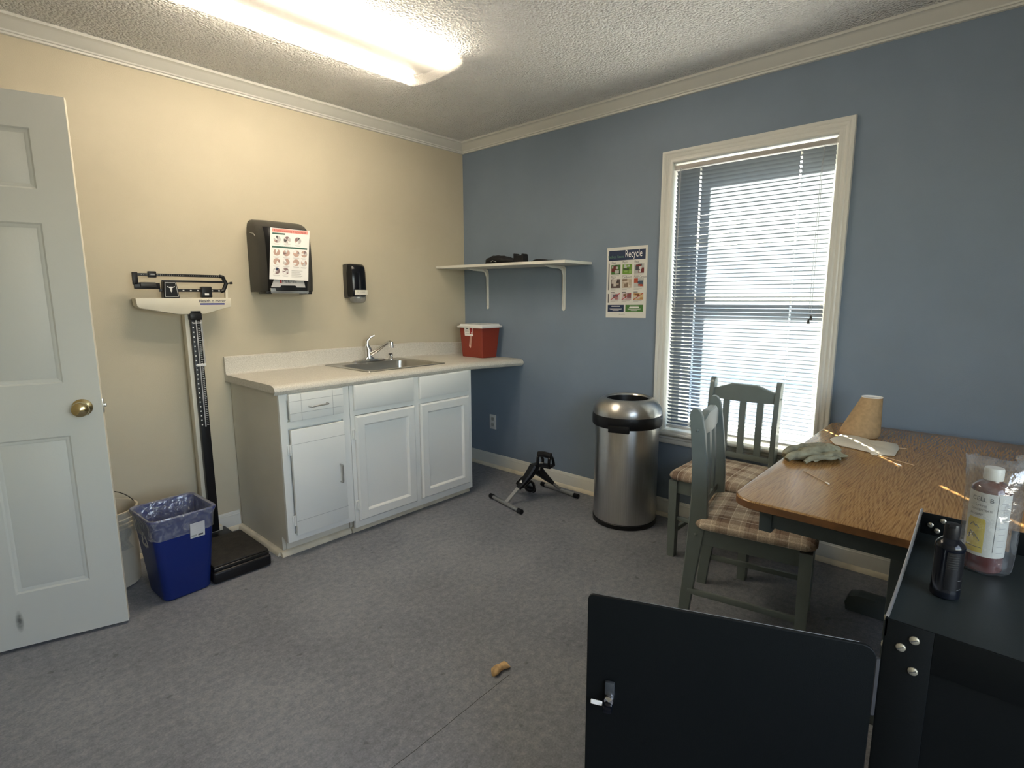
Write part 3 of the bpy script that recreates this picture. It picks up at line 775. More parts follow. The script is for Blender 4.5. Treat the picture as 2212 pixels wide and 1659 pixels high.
# counter with integral backsplash, sagging slightly at its unsupported right end
ct = thing('countertop', 'speckled off-white laminate countertop with backsplash, spanning into the corner', 'countertop', (-.93, -.3, CT))
def csec(x):
    dz = 0 if x < -.55 else -.022*((x+.55)/.55)
    s_ = [(-.002, CT), (-.002, 1.012-.5*0), (-.006, 1.014), (-.014, 1.013), (-.0195, 1.008), (-.0205, .930), (-.024, .918), (-.033, .912), (-.585, .912), (-.602, .909),
          (-.617, .903), (-.626, .893), (-.628, .882), (-.624, .872), (-.615, .864), (-.6125, .862), (-.612, .873), (-.57, .874), (-.02, .874)]
    return [(x, y, z+dz*(1 if z < .95 else 1.4)) for y, z in s_]
SXa, SXb, SYa, SYb = -1.240, -.712, -.505, -.125        # sink cut-out
mb = MB()
sec0 = [csec(x) for x in (-1.852, -1.240)]
mb.loft(sec0, M_lam)
# middle part around the cut-out: front strip, back strip
def sub(x, keep):
    s_ = csec(x); return [p for p in s_ if keep(p)]
fr_ = [(-.505, .912), (-.585, .912), (-.602, .909), (-.617, .903), (-.626, .893), (-.628, .882), (-.624, .872), (-.615, .864), (-.6125, .862), (-.612, .873), (-.505, .874)]
bk_ = [(-.002, CT), (-.002, 1.012), (-.006, 1.014), (-.014, 1.013), (-.0195, 1.008), (-.0205, .930), (-.024, .918), (-.033, .912), (-.125, .912), (-.125, .874), (-.02, .874)]
for S_ in (fr_, bk_): mb.loft([[(x, y, z) for y, z in S_] for x in (-1.240, -.712)], M_lam)
mb.loft([csec(x) for x in (-.712, -.55, -.3, -.002)], M_lam)
mb.build('worktop', ct, world=True)

# ---------------------------------------------------------------- sink, faucet
sk = thing('kitchen_sink', 'shallow stainless steel drop-in sink set in the countertop', 'sink', (-.976, -.30, .912))
mb = MB()
ox0, ox1, oy0, oy1 = -1.270, -.682, -.548, -.040
def ring(x0, x1, y0, y1, z, r, n=6):
    return [(a, b, z) for a, b in rrect(x1-x0, y1-y0, r, n, (x0+x1)/2, (y0+y1)/2)]
rings = [ring(ox0, ox1, oy0, oy1, .9125, .02), ring(ox0+.002, ox1-.002, oy0+.002, oy1-.002, .9165, .02), ring(ox0+.012, ox1-.012, oy0+.012, oy1-.012, .9165, .02),
         ring(ox0+.016, ox1-.016, oy0+.016, oy1-.016, .9140, .02), ring(-1.225, -.727, -.500, -.135, .9145, .055), ring(-1.220, -.732, -.495, -.140, .908, .055), ring(-1.208, -.744, -.483, -.152, .80, .06), ring(-1.18, -.77, -.455, -.18, .765, .06)]
mb.loft(rings, M_sink, (False, True)); mb.build('basin', sk, world=True)
mb = MB(); mb.lathe([(.045, .768), (.043, .771), (.03, .768), (.0, .767)], M_chrome, 24, (-.976, -.31, 0)); mb.build('drain', sk, world=True)
mb = MB(); mb.lathe([(.021, .9145), (.021, .920), (.016, .924), (.014, .934), (.013, .936), (.013, .950), (.0, .951)], M_chrome, 18, (-.790, -.085, 0)); 
mb.box((-.801, -.096, .938), (-.779, -.074, .956), M_black, .003)
mb.build('hole_cover', sk, world=True)
fc = thing('faucet', 'single lever chrome faucet behind the sink basin', 'faucet', (-.965, -.085, .915))
mb = MB()
P = Vector((-.965, -.085, .9145))
def esc(a, b, z): return [(P.x+a*cos(2*pi*k/28), P.y+b*sin(2*pi*k/28), z) for k in range(28)]
mb.loft([esc(.128, .030, .9168), esc(.130, .031, .921), esc(.118, .026, .928), esc(.05, .024, .934), esc(.028, .024, .945)], M_chrome)
mb.lathe([(.026, .0), (.024, .012), (.021, .035), (.022, .055), (.018, .068), (.0, .073)], M_chrome, 24, (P.x, P.y, .940))
mb.build('faucet_body', fc, world=True)
mb = MB()
mb.tube([(P.x+.005, P.y-.010, .962), (P.x+.030, P.y-.045, .985), (P.x+.050, P.y-.095, 1.022), (P.x+.060, P.y-.135, 1.046), (P.x+.064, P.y-.155, 1.050), (P.x+.067, P.y-.170, 1.044)], [.014, .0125, .0115, .011, .0115, .012], M_chrome, 14)
mb.cyl((P.x+.066, P.y-.168, 1.050), (P.x+.067, P.y-.170, 1.012), .0125, M_chrome, 16)
mb.build('spout', fc, world=True)
mb = MB()
mb.tube([(P.x-.002, P.y, 1.000), (P.x-.010, P.y+.002, 1.025), (P.x-.008, P.y-.002, 1.055), (P.x+.012, P.y-.012, 1.078), (P.x+.034, P.y-.025, 1.090)], [.019, .016, .010, .007, .006], M_chrome, 14)
mb.build('lever', fc, world=True)

# ================================================================== SHARPS CONTAINER
sh = thing('sharps_container', 'red sharps container with white lid in the corner of the counter', 'sharps container', (-.15, -.32, .896))
mb = MB(); zb, zt = .8975, 1.124
def sring(g, z, gx0=0, cx=(-.142, -.318)):
    pts = rrect(.150+g, .205+g, .020, 4, *cx); return [(a, b, z) for a, b in pts]
def shring(x0, x1, y0, y1, ch, z):
    return [(x0, y1, z), (x0, y0+.010, z), (x0+.008, y0, z), (x1-ch, y0, z), (x1, y0+ch, z), (x1, y1, z)]
mb.loft([shring(-.222, -.05, -.418, -.215, .035, zb), shring(-.226, -.046, -.422, -.211, .035, zb+.004), shring(-.242, -.022, -.432, -.200, .03, zt)], M_red)
bd = mb.build('container_body', sh, world=True, smooth=20)
mb = MB()
mb.loft([shring(-.256, -.010, -.446, -.188, .03, zt-.006), shring(-.257, -.009, -.447, -.187, .03, zt+.006), shring(-.245, -.020, -.436, -.198, .03, zt+.007), shring(-.240, -.024, -.430, -.203, .03, zt+.020)], M_white)
mb.build('lid', sh, world=True, smooth=20)
# label on the face that looks toward -x
def shf(y, z, off=.0012): 
    t = (z-zb)/(zt-zb); return (-.2262-.016*t-off, y, z)
mb = MB()
def shq(y0, y1, z0, z1, m, off=.001): mb.quad([shf(y0, z0, off), shf(y1, z0, off), shf(y1, z1, off), shf(y0, z1, off)], m)
shq(-.250, -.340, 1.058, 1.120, M_paper); shq(-.306, -.336, 1.072, 1.118, M_darkred, .0015); shq(-.256, -.300, 1.085, 1.0875, M_dgrey, .0015)
shq(-.268, -.292, 1.108, 1.116, M_dgrey, .0015); shq(-.256, -.298, 1.092, 1.095, M_mgrey, .0015); shq(-.268, -.290, 1.098, 1.101, M_mgrey, .0015); shq(-.258, -.302, 1.075, 1.077, M_mgrey, .0015)
mb.quad([shf(-.324, 1.074, .002), shf(-.334, 1.080, .002), shf(-.330, 1.088, .002), shf(-.321, 1.082, .002)], M_paper)
mb.build('label', bd, world=True, smooth=0)
mb = MB(); mb.quad([shf(-.308, 1.058), shf(-.330, 1.058), shf(-.312, .985), shf(-.290, .990)], mat('frosted_tape', (.50, .30, .24), .6))
mb.quad([shf(-.290, .990), shf(-.312, .985), shf(-.305, .966), shf(-.290, .980)], mat('tape_end', (.72, .45, .36), .6)); mb.build('tape_strip', bd, world=True, smooth=0)

# ================================================================== DISPENSERS
tw = thing('paper_towel_dispenser', 'large charcoal paper towel dispenser on the beige wall', 'paper towel dispenser', (-1.535, 0, 1.37))
def plan(d, x0=-1.672, x1=-1.364):
    # d: front depth; chamfered plan
    m_ = (x0+x1)/2
    pts = [(x0, -.001), (x0-.002, -.6*d), (x0+.008, -.70*d), (x0+.044, -.955*d), (x0+.062, -.995*d), (m_, -1.01*d), (x1-.062, -.995*d), (x1-.030, -.93*d), (x1-.008, -.74*d), (x1, -.60*d), (x1, -.001)]
    return pts
prof = [(1.372, .196, 0), (1.380, .205, 0), (1.45, .214, 0), (1.60, .215, 0), (1.66, .210, 0), (1.70, .198, .001), (1.73, .176, .004), (1.752, .145, .008), (1.766, .105, .014), (1.773, .060, .022)]
mb = MB()
mb.loft([[(a, b, z) for a, b in plan(d, -1.672+e, -1.364-e)] for z, d, e in prof], M_charcoal)
body = mb.build('dispenser_cover', tw, world=True, smooth=50)
# darker front shield
mb = MB()
fr2 = [(1.376, .206), (1.45, .2155), (1.60, .2165), (1.66, .2115), (1.70, .1995), (1.725, .182)]
mb.loft([[(-1.648, -.86*d, z), (-1.632, -.945*d-.001, z), (-1.610, -d-.001, z), (-1.525, -1.012*d-.001, z), (-1.440, -d-.001, z), (-1.418, -.95*d-.001, z), (-1.400, -.85*d, z)] for z, d in fr2], M_black, closed=False)
mb.build('front_shield', tw, world=True, smooth=50)
mb = MB(); lp = mat('light_grey_plate', (.46, .46, .45), .4)
mb.prism([(-1.650, 1.397), (-1.627, 1.447), (-1.462, 1.447), (-1.452, 1.397), (-1.503, 1.397), (-1.510, 1.407), (-1.592, 1.407), (-1.600, 1.397)], 1, -.2195, -.2165, lp)
mb.text('MERFIN', .020, M_dgrey, face_mtx((-1.545, -.2200, 1.428), (1, 0, 0), (0, 0, 1)), sx=1.25)
mb.box((-1.598, -.2202, 1.420), (-1.589, -.2198, 1.436), M_darkred)
mb.build('name_plate', tw, world=True)
mb = MB(); mb.box((-1.645, -.204, 1.366), (-1.425, -.19, 1.392), mat('tear_bar_metal', (.34, .34, .33), .35, metal=.8), .001)
for k in range(36): mb.prism([(-1.643+k*.006, 1.366), (-1.640+k*.006, 1.361), (-1.637+k*.006, 1.366)], 1, -.203, -.201, M_nickel)
mb.build('tear_bar', tw, world=True)
for xx in (-1.652, -1.418):
    mb = MB(); mb.box((xx-.016, -.20, 1.360), (xx+.016, -.10, 1.374), M_black, .003); mb.build('foot', tw, world=True)
mb = MB(); mb.tube([(-1.6735, -.050, 1.700), (-1.6745, -.100, 1.690), (-1.6745, -.118, 1.676)], .0022, M_mgrey, 6); mb.build('release_groove', tw, world=True)

# the taped sheet
def pict(mb, Mx, cx, cy_, r, cols, seed):
    rr = random.Random(seed); n = 20
    mb.loft([[Mx @ Vector((cx+r*cos(2*pi*k/n), cy_+r*sin(2*pi*k/n), .0004)) for k in range(n)], [Mx @ Vector((cx+r*cos(2*pi*k/n), cy_+r*sin(2*pi*k/n), .0007)) for k in range(n)]], cols[0])
    for q in range(4):
        a0 = rr.uniform(0, 2*pi); w_ = rr.uniform(.5, 1.6); off = rr.uniform(-.3, .5)*r; c = cols[1+q % (len(cols)-1)]
        pts = [Vector((cx+r*.97*cos(a0+w_*t/6), cy_+r*.97*sin(a0+w_*t/6), .0009+q*.0001)) for t in range(7)]
        pts.append(Vector((cx+off*cos(a0+pi), cy_+off*sin(a0+pi), .0009+q*.0001)))
        tb = bmesh.new(); tb.faces.new([tb.verts.new(Mx @ p) for p in pts]); mb._merge(tb, c)
skin = mat('print_skin', (.50, .34, .28), .6); skin2 = mat('print_skin_dark', (.24, .16, .16), .6); pgrey = mat('print_light_grey', (.55, .53, .52), .6)
inst = thing('instruction_sheet', 'white handwashing instruction sheet taped to the towel dispenser front', 'paper sheet', (-1.535, -.225, 1.44))
mb = MB()
def sheet_fn(u, v):   # u across 0..1, v up 0..1
    bulge = .006*sin(pi*u)*(1-v)+.004*(1-v)**2
    return (-1.660+.010*v*2.6+u*.2235-.0+.002*v, -.2245-bulge*.6-.0012*sin(u*9+v*5), 1.440+v*.276-.006*u*(1-v))
mb.grid(sheet_fn, 12, 16, M_paper)
def rot_plane():   # artwork plane just in front of the paper
    return face_mtx((-1.655, -.2300, 1.442), (.2200, 0, -.003), (.0235, .0042, .276))
# artwork uses the grid surface so it bends with the paper
class Surf:
    def __init__(s, fn, W, Hh, n): s.fn = fn; s.W = W; s.H = Hh; s.n = n
    def __matmul__(s, p):
        b = Vector(s.fn(p.x/s.W, p.y/s.H)); return b+Vector(s.n)*(p.z+.0004)
SF = Surf(sheet_fn, .2159, .2794, (0, -1, 0))
def sq(mb, S, x0, x1, y0, y1, m, h=.0004, n=8):
    mb.grid(lambda u, v: S @ Vector((x0+(x1-x0)*u, y0+(y1-y0)*v, h)), n, 1, m)
def stext(mb, S, body, size, m, x, y, sx=1., h=.0008, align='CENTER'):
    k = MB(); k.text(body, size, m, Matrix.Identity(4), sx, align, 0)
    for v in k.bm.verts: v.co = S @ Vector((x+v.co.x, y+v.co.y, h))
    me = bpy.data.meshes.new('t'); k.bm.to_mesh(me); k.bm.free(); tb = bmesh.new(); tb.from_mesh(me); bpy.data.meshes.remove(me); mb._merge(tb, m)
sq(mb, SF, .008, .205, .258, .276, mat('print_pale_pink', (.80, .33, .28), .6)); stext(mb, SF, 'Handwashing Technique', .017, M_darkred, .107, .2665, 1.05)
sq(mb, SF, .010, .078, .245, .253, M_teal_p); sq(mb, SF, .010, .205, .173, .182, M_teal_p)
cols = (pgrey, skin, M_dgrey, skin2, M_paper)
for k, x in enumerate((.036, .090, .150)): pict(mb, SF, x, .219, .019, cols, 10+k)
for r_, y in enumerate((.148, .098)):
    for k, x in enumerate((.036, .088, .142, .188)): pict(mb, SF, x, y, .018, (skin, pgrey, skin2, skin, M_paper, M_dgrey), 20+r_*4+k)
for k, x in enumerate((.036, .086)): pict(mb, SF, x, .047, .018, (skin2, M_paper, pgrey, M_navy), 40+k)
for (x, y) in ((.036, .193), (.09, .193), (.15, .192), (.036, .122), (.088, .120), (.142, .122), (.188, .122), (.036, .072), (.088, .071), (.142, .072), (.188, .072), (.036, .022), (.086, .021)):
    sq(mb, SF, x-.018, x+.018, y, y+.0022, pgrey, n=2); sq(mb, SF, x-.012, x+.012, y-.004, y-.0025, pgrey, n=2)
for k in range(8): sq(mb, SF, .118, .180-.008*(k % 3), .052-k*.005, .0538-k*.005, pgrey if k % 2 else M_mgrey, n=2)
mb.build('printed_sheet', inst, world=True, smooth=60)

so = thing('soap_dispenser', 'small glossy black wall soap dispenser right of the towel dispenser', 'soap dispenser', (-1.01, 0, 1.34))
def splan(x0, x1, d): 
    return [(x0, -.001), (x0, -.045*d/.1), (x0+.008, -.062*d/.1), (x0+.012, -.092*d/.1), (x0+.028, -d), ((x0+x1)/2, -d*1.06), (x1-.022, -d), (x1-.004, -.080*d/.1), (x1, -.055*d/.1), (x1, -.001)]
pr = [(1.345, .086, .002), (1.350, .094, 0), (1.40, .102, 0), (1.50, .100, 0), (1.535, .094, .002), (1.550, .082, .005), (1.556, .066, .010)]
mb = MB(); mb.loft([[(a, b, z) for a, b in splan(-1.078+e, -.955-e, d)] for z, d, e in pr], M_blackg); mb.build('dispenser_body', so, world=True, smooth=45)
mb = MB(); mb.box((-1.0785, -.046, 1.338), (-.956, -.001, 1.552), M_charcoal, .004); mb.build('back_plate', so, world=True)
mb = MB(); mb.box((-1.062, -.1075, 1.356), (-.966, -.1045, 1.388), mat('label_white', (.72, .69, .60), .4), .003)
mb.text('GP 1274MY', .013, M_mgrey, face_mtx((-1.014, -.1080, 1.375), (1, 0, 0), (0, 0, 1)), sx=.95); mb.box((-1.035, -.1079, 1.363), (-.99, -.1075, 1.3645), pgrey)
mb.build('label', so, world=True)
mb = MB(); mb.loft([[(a, b, z) for a, b in rrect(.098+g, .060+g, .012, 3, -1.015, -.062)] for z, g in ((1.346, 0), (1.322, -.002), (1.308, -.016), (1.304, -.04))], M_nozzle); mb.build('push_nozzle', so, world=True)

# ================================================================== SHELF
sf = thing('wall_shelf', 'white wall shelf on two L brackets in the corner', 'shelf', (0, -.605, 1.55))
mb = MB()
rings = []
for y, zb_ in ((-.001, 1.556), (-1.212, 1.545)):
    rings.append([(-.001, y, zb_), (-.291, y, zb_), (-.291, y, zb_+.018), (-.001, y, zb_+.018)])
mb.loft(rings, mat('white_shelf_laminate', (.70, .69, .63), .4)); mb.build('shelf_board', sf, world=True, smooth=0)
for yb_, zt_, wd in ((-.262, 1.553, .024), (-.990, 1.546, .030)):
    mb = MB(); h_ = wd/2
    # wall leg with rounded foot, bend, tapering arm
    n = 8
    leg = [(yb_-h_, zt_-.03), (yb_-h_, 1.262)]+[(yb_+h_*cos(a), 1.262+h_*sin(a)) for a in [pi+pi*k/n for k in range(1, n)]]+[(yb_+h_, 1.262), (yb_+h_, zt_-.03)]
    mb.prism(leg, 0, -.006, -.001, M_trim, .001, 1)
    arc = [(-.0035-.024*(1-cos(a)), zt_-.030+.026*sin(a)) for a in [pi/2*k/6 for k in range(7)]]
    pts = arc+[(-.20, zt_-.0035)]
    rr_ = [[(x, yb_-h_*(1 if i < len(pts)-1 else .7), z+.0028), (x, yb_+h_*(1 if i < len(pts)-1 else .7), z+.0028), (x-.0028*(1 if i < 3 else 0)*-1, yb_+h_*(1 if i < len(pts)-1 else .7), z-.0028), (x, yb_-h_*(1 if i < len(pts)-1 else .7), z-.0028)] for i, (x, z) in enumerate(pts)]
    mb.loft(rr_, M_trim)
    mb.tube([(-.004, yb_, 1.275), (-.008, yb_, 1.30), (-.010, yb_, zt_-.06), (-.028, yb_, zt_-.022), (-.06, yb_, zt_-.011), (-.15, yb_, zt_-.009), (-.198, yb_, zt_-.006)], [.0045, .0055, .006, .007, .0085, .0075, .004], M_trim, 8)
    for zz in (1.30, 1.50): mb.cyl((-.008, yb_+h_*.55, zz), (-.005, yb_+h_*.55, zz), .0035, M_nickel, 8)
    mb.build('shelf_bracket', sf, world=True)

# black things on the shelf (x about -.15)
def blob(name, label, cat, loc, fn, nu, nv, m, thick=0.):
    t = thing(name, label, cat, loc)
    return t
sz = lambda y: 1.5742 + (1.563-1.574)*(-y/1.212)      # shelf top at y
po = thing('black_pouch', 'crumpled black fabric pouch with zip at left on the wall shelf', 'pouch', (-.16, -.56, sz(-.56)))
mb = MB(); random.seed(3)
cs = [(-.425, .004, .03), (-.437, .028, .04), (-.452, .046, .055), (-.480, .052, .06), (-.496, .060, .065), (-.525, .062, .065), (-.560, .060, .065), (-.60, .054, .06), (-.64, .044, .055), (-.672, .034, .05), (-.695, .026, .045), (-.705, .004, .03)]
mb.loft([[(-.16+w_*cos(a)*(1+.06*sin(3*a+i)), y+.004*sin(5*a+i*2), sz(y)+.001+h_*max(0, (.5+.5*sin(a)))**.75*(1+.05*sin(4*a+i*1.7))) for a in [2*pi*k/16 for k in range(16)]] for i, (y, h_, w_) in enumerate(cs)], M_fabricblk)
pb = mb.build('pouch_body', po, world=True, smooth=60)
mb = MB(); mb.tube([(-.222, -.515, sz(-.5)+.016), (-.224, -.530, sz(-.5)+.024), (-.225, -.545, sz(-.5)+.020), (-.223, -.565, sz(-.5)+.014)], .0022, M_mgrey, 6); mb.build('zip', po, world=True)
st = thing('black_strap', 'upright black strap clip beside the pouch on the shelf', 'strap', (-.15, -.74, sz(-.74)))
mb = MB()
y0_, y1_ = -.694, -.776; zz0 = sz(-.735)+.001
prf = [(y0_, zz0), (y0_+.003, zz0+.066), (y0_-.006, zz0+.066), (y0_-.010, zz0+.055), ((y0_+y1_)/2, zz0+.050), (y1_+.012, zz0+.053), (y1_+.012, zz0+.060), (y1_+.006, zz0+.063), (y1_, zz0+.058), (y1_-.008, zz0)]
mb.prism(prf, 0, -.185, -.130, M_fabricblk, .003, 2); st_o = mb.build('strap_loop', st, world=True, smooth=40)
fl = thing('black_cloth_wallet', 'flat black fabric flap lying right of the strap on the shelf', 'cloth', (-.15, -.91, sz(-.9)))
mb = MB(); mb.loft([[(-.15+w_*cos(a), y, sz(y)+.001+h_*max(0, .5+.5*sin(a))) for a in [2*pi*k/12 for k in range(12)]] for y, h_, w_ in ((-.83, .002, .03), (-.86, .012, .05), (-.90, .023, .06), (-.94, .020, .06), (-.975, .013, .05), (-1.0, .014, .03))], M_fabricblk); mb.build('cloth_flap', fl, world=True, smooth=60)

# ================================================================== RECYCLE POSTER, OUTLET
ps = thing('recycling_poster', 'white recycling guide poster with navy banner on the blue wall', 'poster', (0, -1.467, 1.21))
PWd, PHt = .283, .433
Pm = face_mtx((-.0015, -1.326, 1.2085), (0, -1, .008), (0, 0, 1))
mb = MB()
mb.box((0, 0, -.0005), (PWd, PHt, .0004), M_paper2, mtx=Pm)
def pq(x0, x1, y0, y1, m, h=.0007): mb.box((x0*PWd, y0*PHt, .0004), (x1*PWd, y1*PHt, h), m, mtx=Pm)
def pt(body, size, m, x, y, sx=1., align='CENTER'): mb.text(body, size, m, Pm @ Matrix.Translation((x*PWd, y*PHt, .0009)), sx, align, .0001)
pq(.05, .95, .815, .955, M_navy)
pt('Recycle', .062, M_paper, .665, .897, .62); pt('Reduce, Reuse,', .024, mat('print_sage', (.10, .22, .15), .6), .235, .868, .78)
pq(.045, .07, .40, .78, M_dgrey); pq(.045, .07, .215, .345, M_dgrey)
for i, (b_, x) in enumerate((('Glass', .12), ('Plastic', .40), ('Metal', .69))): pt(b_, .020, M_dgrey, x, .785, .72, 'LEFT')
for i, (b_, x) in enumerate((('Paper', .12), ('Cardboard', .40), ('Paper Cartons', .69))): pt(b_, .020, M_dgrey, x, .575, .72, 'LEFT')
pal = [[(.05, .16, .03), (.45, .45, .42), (.02, .05, .02), (.14, .02, .015)], [(.14, .28, .03), (.25, .40, .10), (.45, .48, .46), (.05, .08, .03)], [(.40, .40, .38), (.16, .02, .02), (.06, .06, .07), (.6, .6, .58)],
       [(.10, .07, .06), (.50, .45, .40), (.04, .03, .03), (.35, .28, .22)], [(.50, .42, .32), (.60, .52, .42), (.22, .15, .10), (.45, .37, .28)], [(.45, .45, .42), (.42, .07, .03), (.05, .08, .12), (.35, .42, .42)],
       [(.55, .50, .50), (.04, .05, .08), (.45, .38, .38), (.35, .15, .15)], [(.42, .30, .30), (.55, .45, .45), (.20, .08, .08), (.16, .09, .03)], [(.42, .22, .08), (.55, .40, .20), (.20, .07, .02), (.50, .45, .38)]]
rr = random.Random(9)
for idx in range(9):
    c, r_ = idx % 3, idx//3
    x0 = (.115, .40, .69)[c]; x1 = x0+.235; y0 = (.620, .425, .255)[r_]; y1 = y0+(.135, .128, .095)[r_]
    cols = [mat('print_photo_%s_%d' % ('abc'[r_], c*4+k), tuple(q), .6) for k, q in enumerate(pal[idx])]
    pq(x0, x1, y0, y1, cols[0])
    for k in range(7):
        w_ = rr.uniform(.05, .13); hh = rr.uniform(.02, .07); xa = rr.uniform(x0, x1-w_); ya = rr.uniform(y0, y1-hh*.9)
        pq(xa, xa+w_, ya, min(ya+hh, y1), cols[1+k % 3], .0008+.00006*k)
    if r_ == 2:
        a_ = math.atan2((y1-y0)*PHt, (x1-x0)*PWd); L_ = math.hypot((y1-y0)*PHt, (x1-x0)*PWd)
        mb.box((0, -.002, .0012), (L_, .002, .0014), M_darkred, mtx=Pm @ Matrix.Translation((x0*PWd, y0*PHt, 0)) @ Matrix.Rotation(a_, 4, 'Z'))
    for k in range(2): pq(x0, x0+(.2 if k == 0 else .12), y0-.016-.012*k, y0-.011-.012*k, M_mgrey, .0006)
    if r_ == 2: pq(x0, x0+.10, y1+.008, y1+.018, M_dgrey, .0006)
mb.box((.048*PWd, .085*PHt, .0004), (.46*PWd, .185*PHt, .0008), M_navy, mtx=Pm)
mb.box((.50*PWd, .085*PHt, .0004), (.93*PWd, .185*PHt, .0008), M_green, mtx=Pm)
for x, k in ((.255, 0), (.715, 1)):
    pq(x-.11, x+.11, .160, .172, M_paper, .0010)
    if k: pq(x-.12, x+.12, .142, .154, M_paper, .0010)
    pq(x-.16, x+.16, .124, .130, pgrey, .0010); pq(x-.14, x+.14, .113, .119, pgrey, .0010); pq(x-.08, x+.08, .100, .106, pgrey, .0010)
pt('BluestCo', .012, M_mgrey, .42, .045, 1.0)
mb.build('poster_sheet', ps, world=True, smooth=0)

ol = thing('wall_outlet', 'white duplex power outlet under the counter on the blue wall', 'outlet', (0, -.306, .308))
mb = MB(); mb.box((-.006, -.3405, .308), (-.0005, -.2720, .4235), M_white, .002); mb.build('cover_plate', ol, world=True)
for zc in (.342, .390):
    mb = MB(); mb.prism([(a, zc+b) for a, b in rrect(.033, .028, .010, 4, -.306, 0)], 0, -.0075, -.006, mat('outlet_grey', (.45, .45, .42), .4))
    for dy in (-.006, .006): mb.box((-.0078, -.306+dy-.001, zc-.002), (-.0074, -.306+dy+.001, zc+.008), M_black)
    mb.cyl((-.0078, -.306, zc-.008), (-.0074, -.306, zc-.008), .002, M_black, 8)
    mb.build('socket', ol, world=True)

# ================================================================== PHYSICIAN SCALE
sc = thing('physician_scale', 'tall beam physician scale with black platform against the beige wall', 'weighing scale', (-2.055, -.32, 0))
def sb(mb, name, parent=sc, **k): return mb.build(name, parent, world=True, **k)
mb = MB()
mb.box((-2.190, -.607, .004), (-1.918, -.235, .062), M_black, .012, 3)
mb.box((-2.184, -.598, .060), (-1.924, -.235, .080), mat('black_enamel', (.01, .01, .01), .2), .006, 3)
mb.box((-2.175, -.24, .006), (-1.935, -.040, .055), M_black, .008)
base_ = sb(mb, 'scale_base')
mb = MB(); mb.box((-2.182, -.594, .080), (-1.926, -.250, .090), M_rubber, .005, 2); sb(mb, 'rubber_mat')
mb = MB(); mb.box((-2.052, -.095, .050), (-1.998, -.045, 1.270), M_scale, .003); mb.box((-2.085, -.100, .054), (-1.965, -.040, .082), M_scale, .004); sb(mb, 'column')
mb = MB(); mb.box((-2.034, -.126, .068), (-1.990, -.096, 1.285), M_black, .002)
rod = sb(mb, 'height_rod')
mb = MB(); mb.box((-2.014, -.1285, .66), (-2.008, -.1262, 1.25), mat('brushed_rule', (.55, .55, .57), .3, metal=.6))
for k in range(58): mb.box((-2.004, -.1275, .668+k*.010), (-1.996 if k % 5 else -1.993, -.1262, .6702+k*.010), M_white)
for k in range(24): mb.box((-2.030, -.1275, .670+k*.0245), (-2.024, -.1262, .676+k*.0245), M_white)
sb(mb, 'rule_marks', rod)
mb = MB(); mb.box((-2.038, -.134, 1.225), (-1.982, -.093, 1.262), M_black, .004).box((-2.034, -.136, 1.262), (-1.986, -.093, 1.272), M_black, .003)
mb.box((-2.030, -.1365, 1.208), (-1.990, -.1340, 1.213), M_white); sb(mb, 'rod_clamp')
mb = MB(); mb.box((-1.992, -.1345, 1.000), (-1.984, -.1275, 1.225), M_clear_('clear_headpiece', (.8, .8, .8), film=.3), .001).box((-2.028, -.1345, .985), (-1.984, -.1285, .998), M_white, .001); sb(mb, 'headpiece')
mb = MB()
mb.prism([(-2.266, 1.338), (-1.830, 1.338), (-1.833, 1.292), (-1.968, 1.256), (-2.085, 1.256), (-2.250, 1.289), (-2.262, 1.30)], 1, -.130, -.060, M_scale, .003, 2)
mb.text('Health o meter', .0215, mat('print_dark_navy', (.02, .02, .06), .5), face_mtx((-1.925, -.1308, 1.322), (1, 0, 0), (0, 0, 1)), sx=.98)
mb.box((-1.984, -.1309, 1.303), (-1.866, -.1302, 1.311), M_bluebar)
head = sb(mb, 'beam_housing')
BYc = -.098
mb = MB()
mb.box((-2.262, BYc-.010, 1.402), (-2.240, BYc+.010, 1.462), M_black, .003)                     # left yoke
mb.box((-2.258, BYc-.010, 1.382), (-2.150, BYc+.010, 1.412), M_black, .003)
mb.box((-2.245, BYc-.005, 1.445), (-1.862, BYc+.005, 1.458), M_black, .001)                     # upper beam
mb.box((-2.140, BYc-.004, 1.417), (-1.855, BYc+.004, 1.427), M_black, .001)
mb.box((-2.155, BYc-.005, 1.369), (-1.852, BYc+.005, 1.383), M_black, .001)                     # lower beam
mb.tube([(-1.868, BYc, 1.452), (-1.852, BYc, 1.448), (-1.845, BYc, 1.428), (-1.838, BYc, 1.415), (-1.846, BYc, 1.395), (-1.855, BYc, 1.377), (-1.868, BYc, 1.374)], .0105, M_black, 8)
mb.cyl((-1.840, BYc, 1.415), (-1.808, BYc, 1.418), .004, M_black, 8); mb.cyl((-1.818, BYc, 1.4175), (-1.806, BYc, 1.4185), .0065, M_black, 10)
for k in range(36): mb.box((-2.225+k*.010, BYc-.0056, 1.449), (-2.2238+k*.010, BYc-.0049, 1.454), M_mgrey)
for k in range(8): mb.box((-2.120+k*.034, BYc-.0056, 1.373), (-2.112+k*.034, BYc-.0049, 1.379), M_white)
sb(mb, 'balance_beam')
mb = MB(); mb.box((-2.196, BYc-.013, 1.438), (-2.162, BYc+.013, 1.468), M_black, .003); mb.box((-2.188, BYc-.0145, 1.449), (-2.170, BYc-.0125, 1.456), M_grey); sb(mb, 'poise_weight')
mb = MB(); mb.box((-1.966, BYc-.016, 1.340), (-1.916, BYc+.016, 1.397), M_black, .004); mb.box((-1.953, BYc-.0175, 1.352), (-1.933, BYc-.0155, 1.362), M_white); sb(mb, 'poise_weight')
mb = MB(); mb.box((-2.235, BYc-.022, 1.392), (-2.170, BYc+.020, 1.414), mat('satin_charcoal', (.035, .034, .032), .45), .003); sb(mb, 'counterweight')
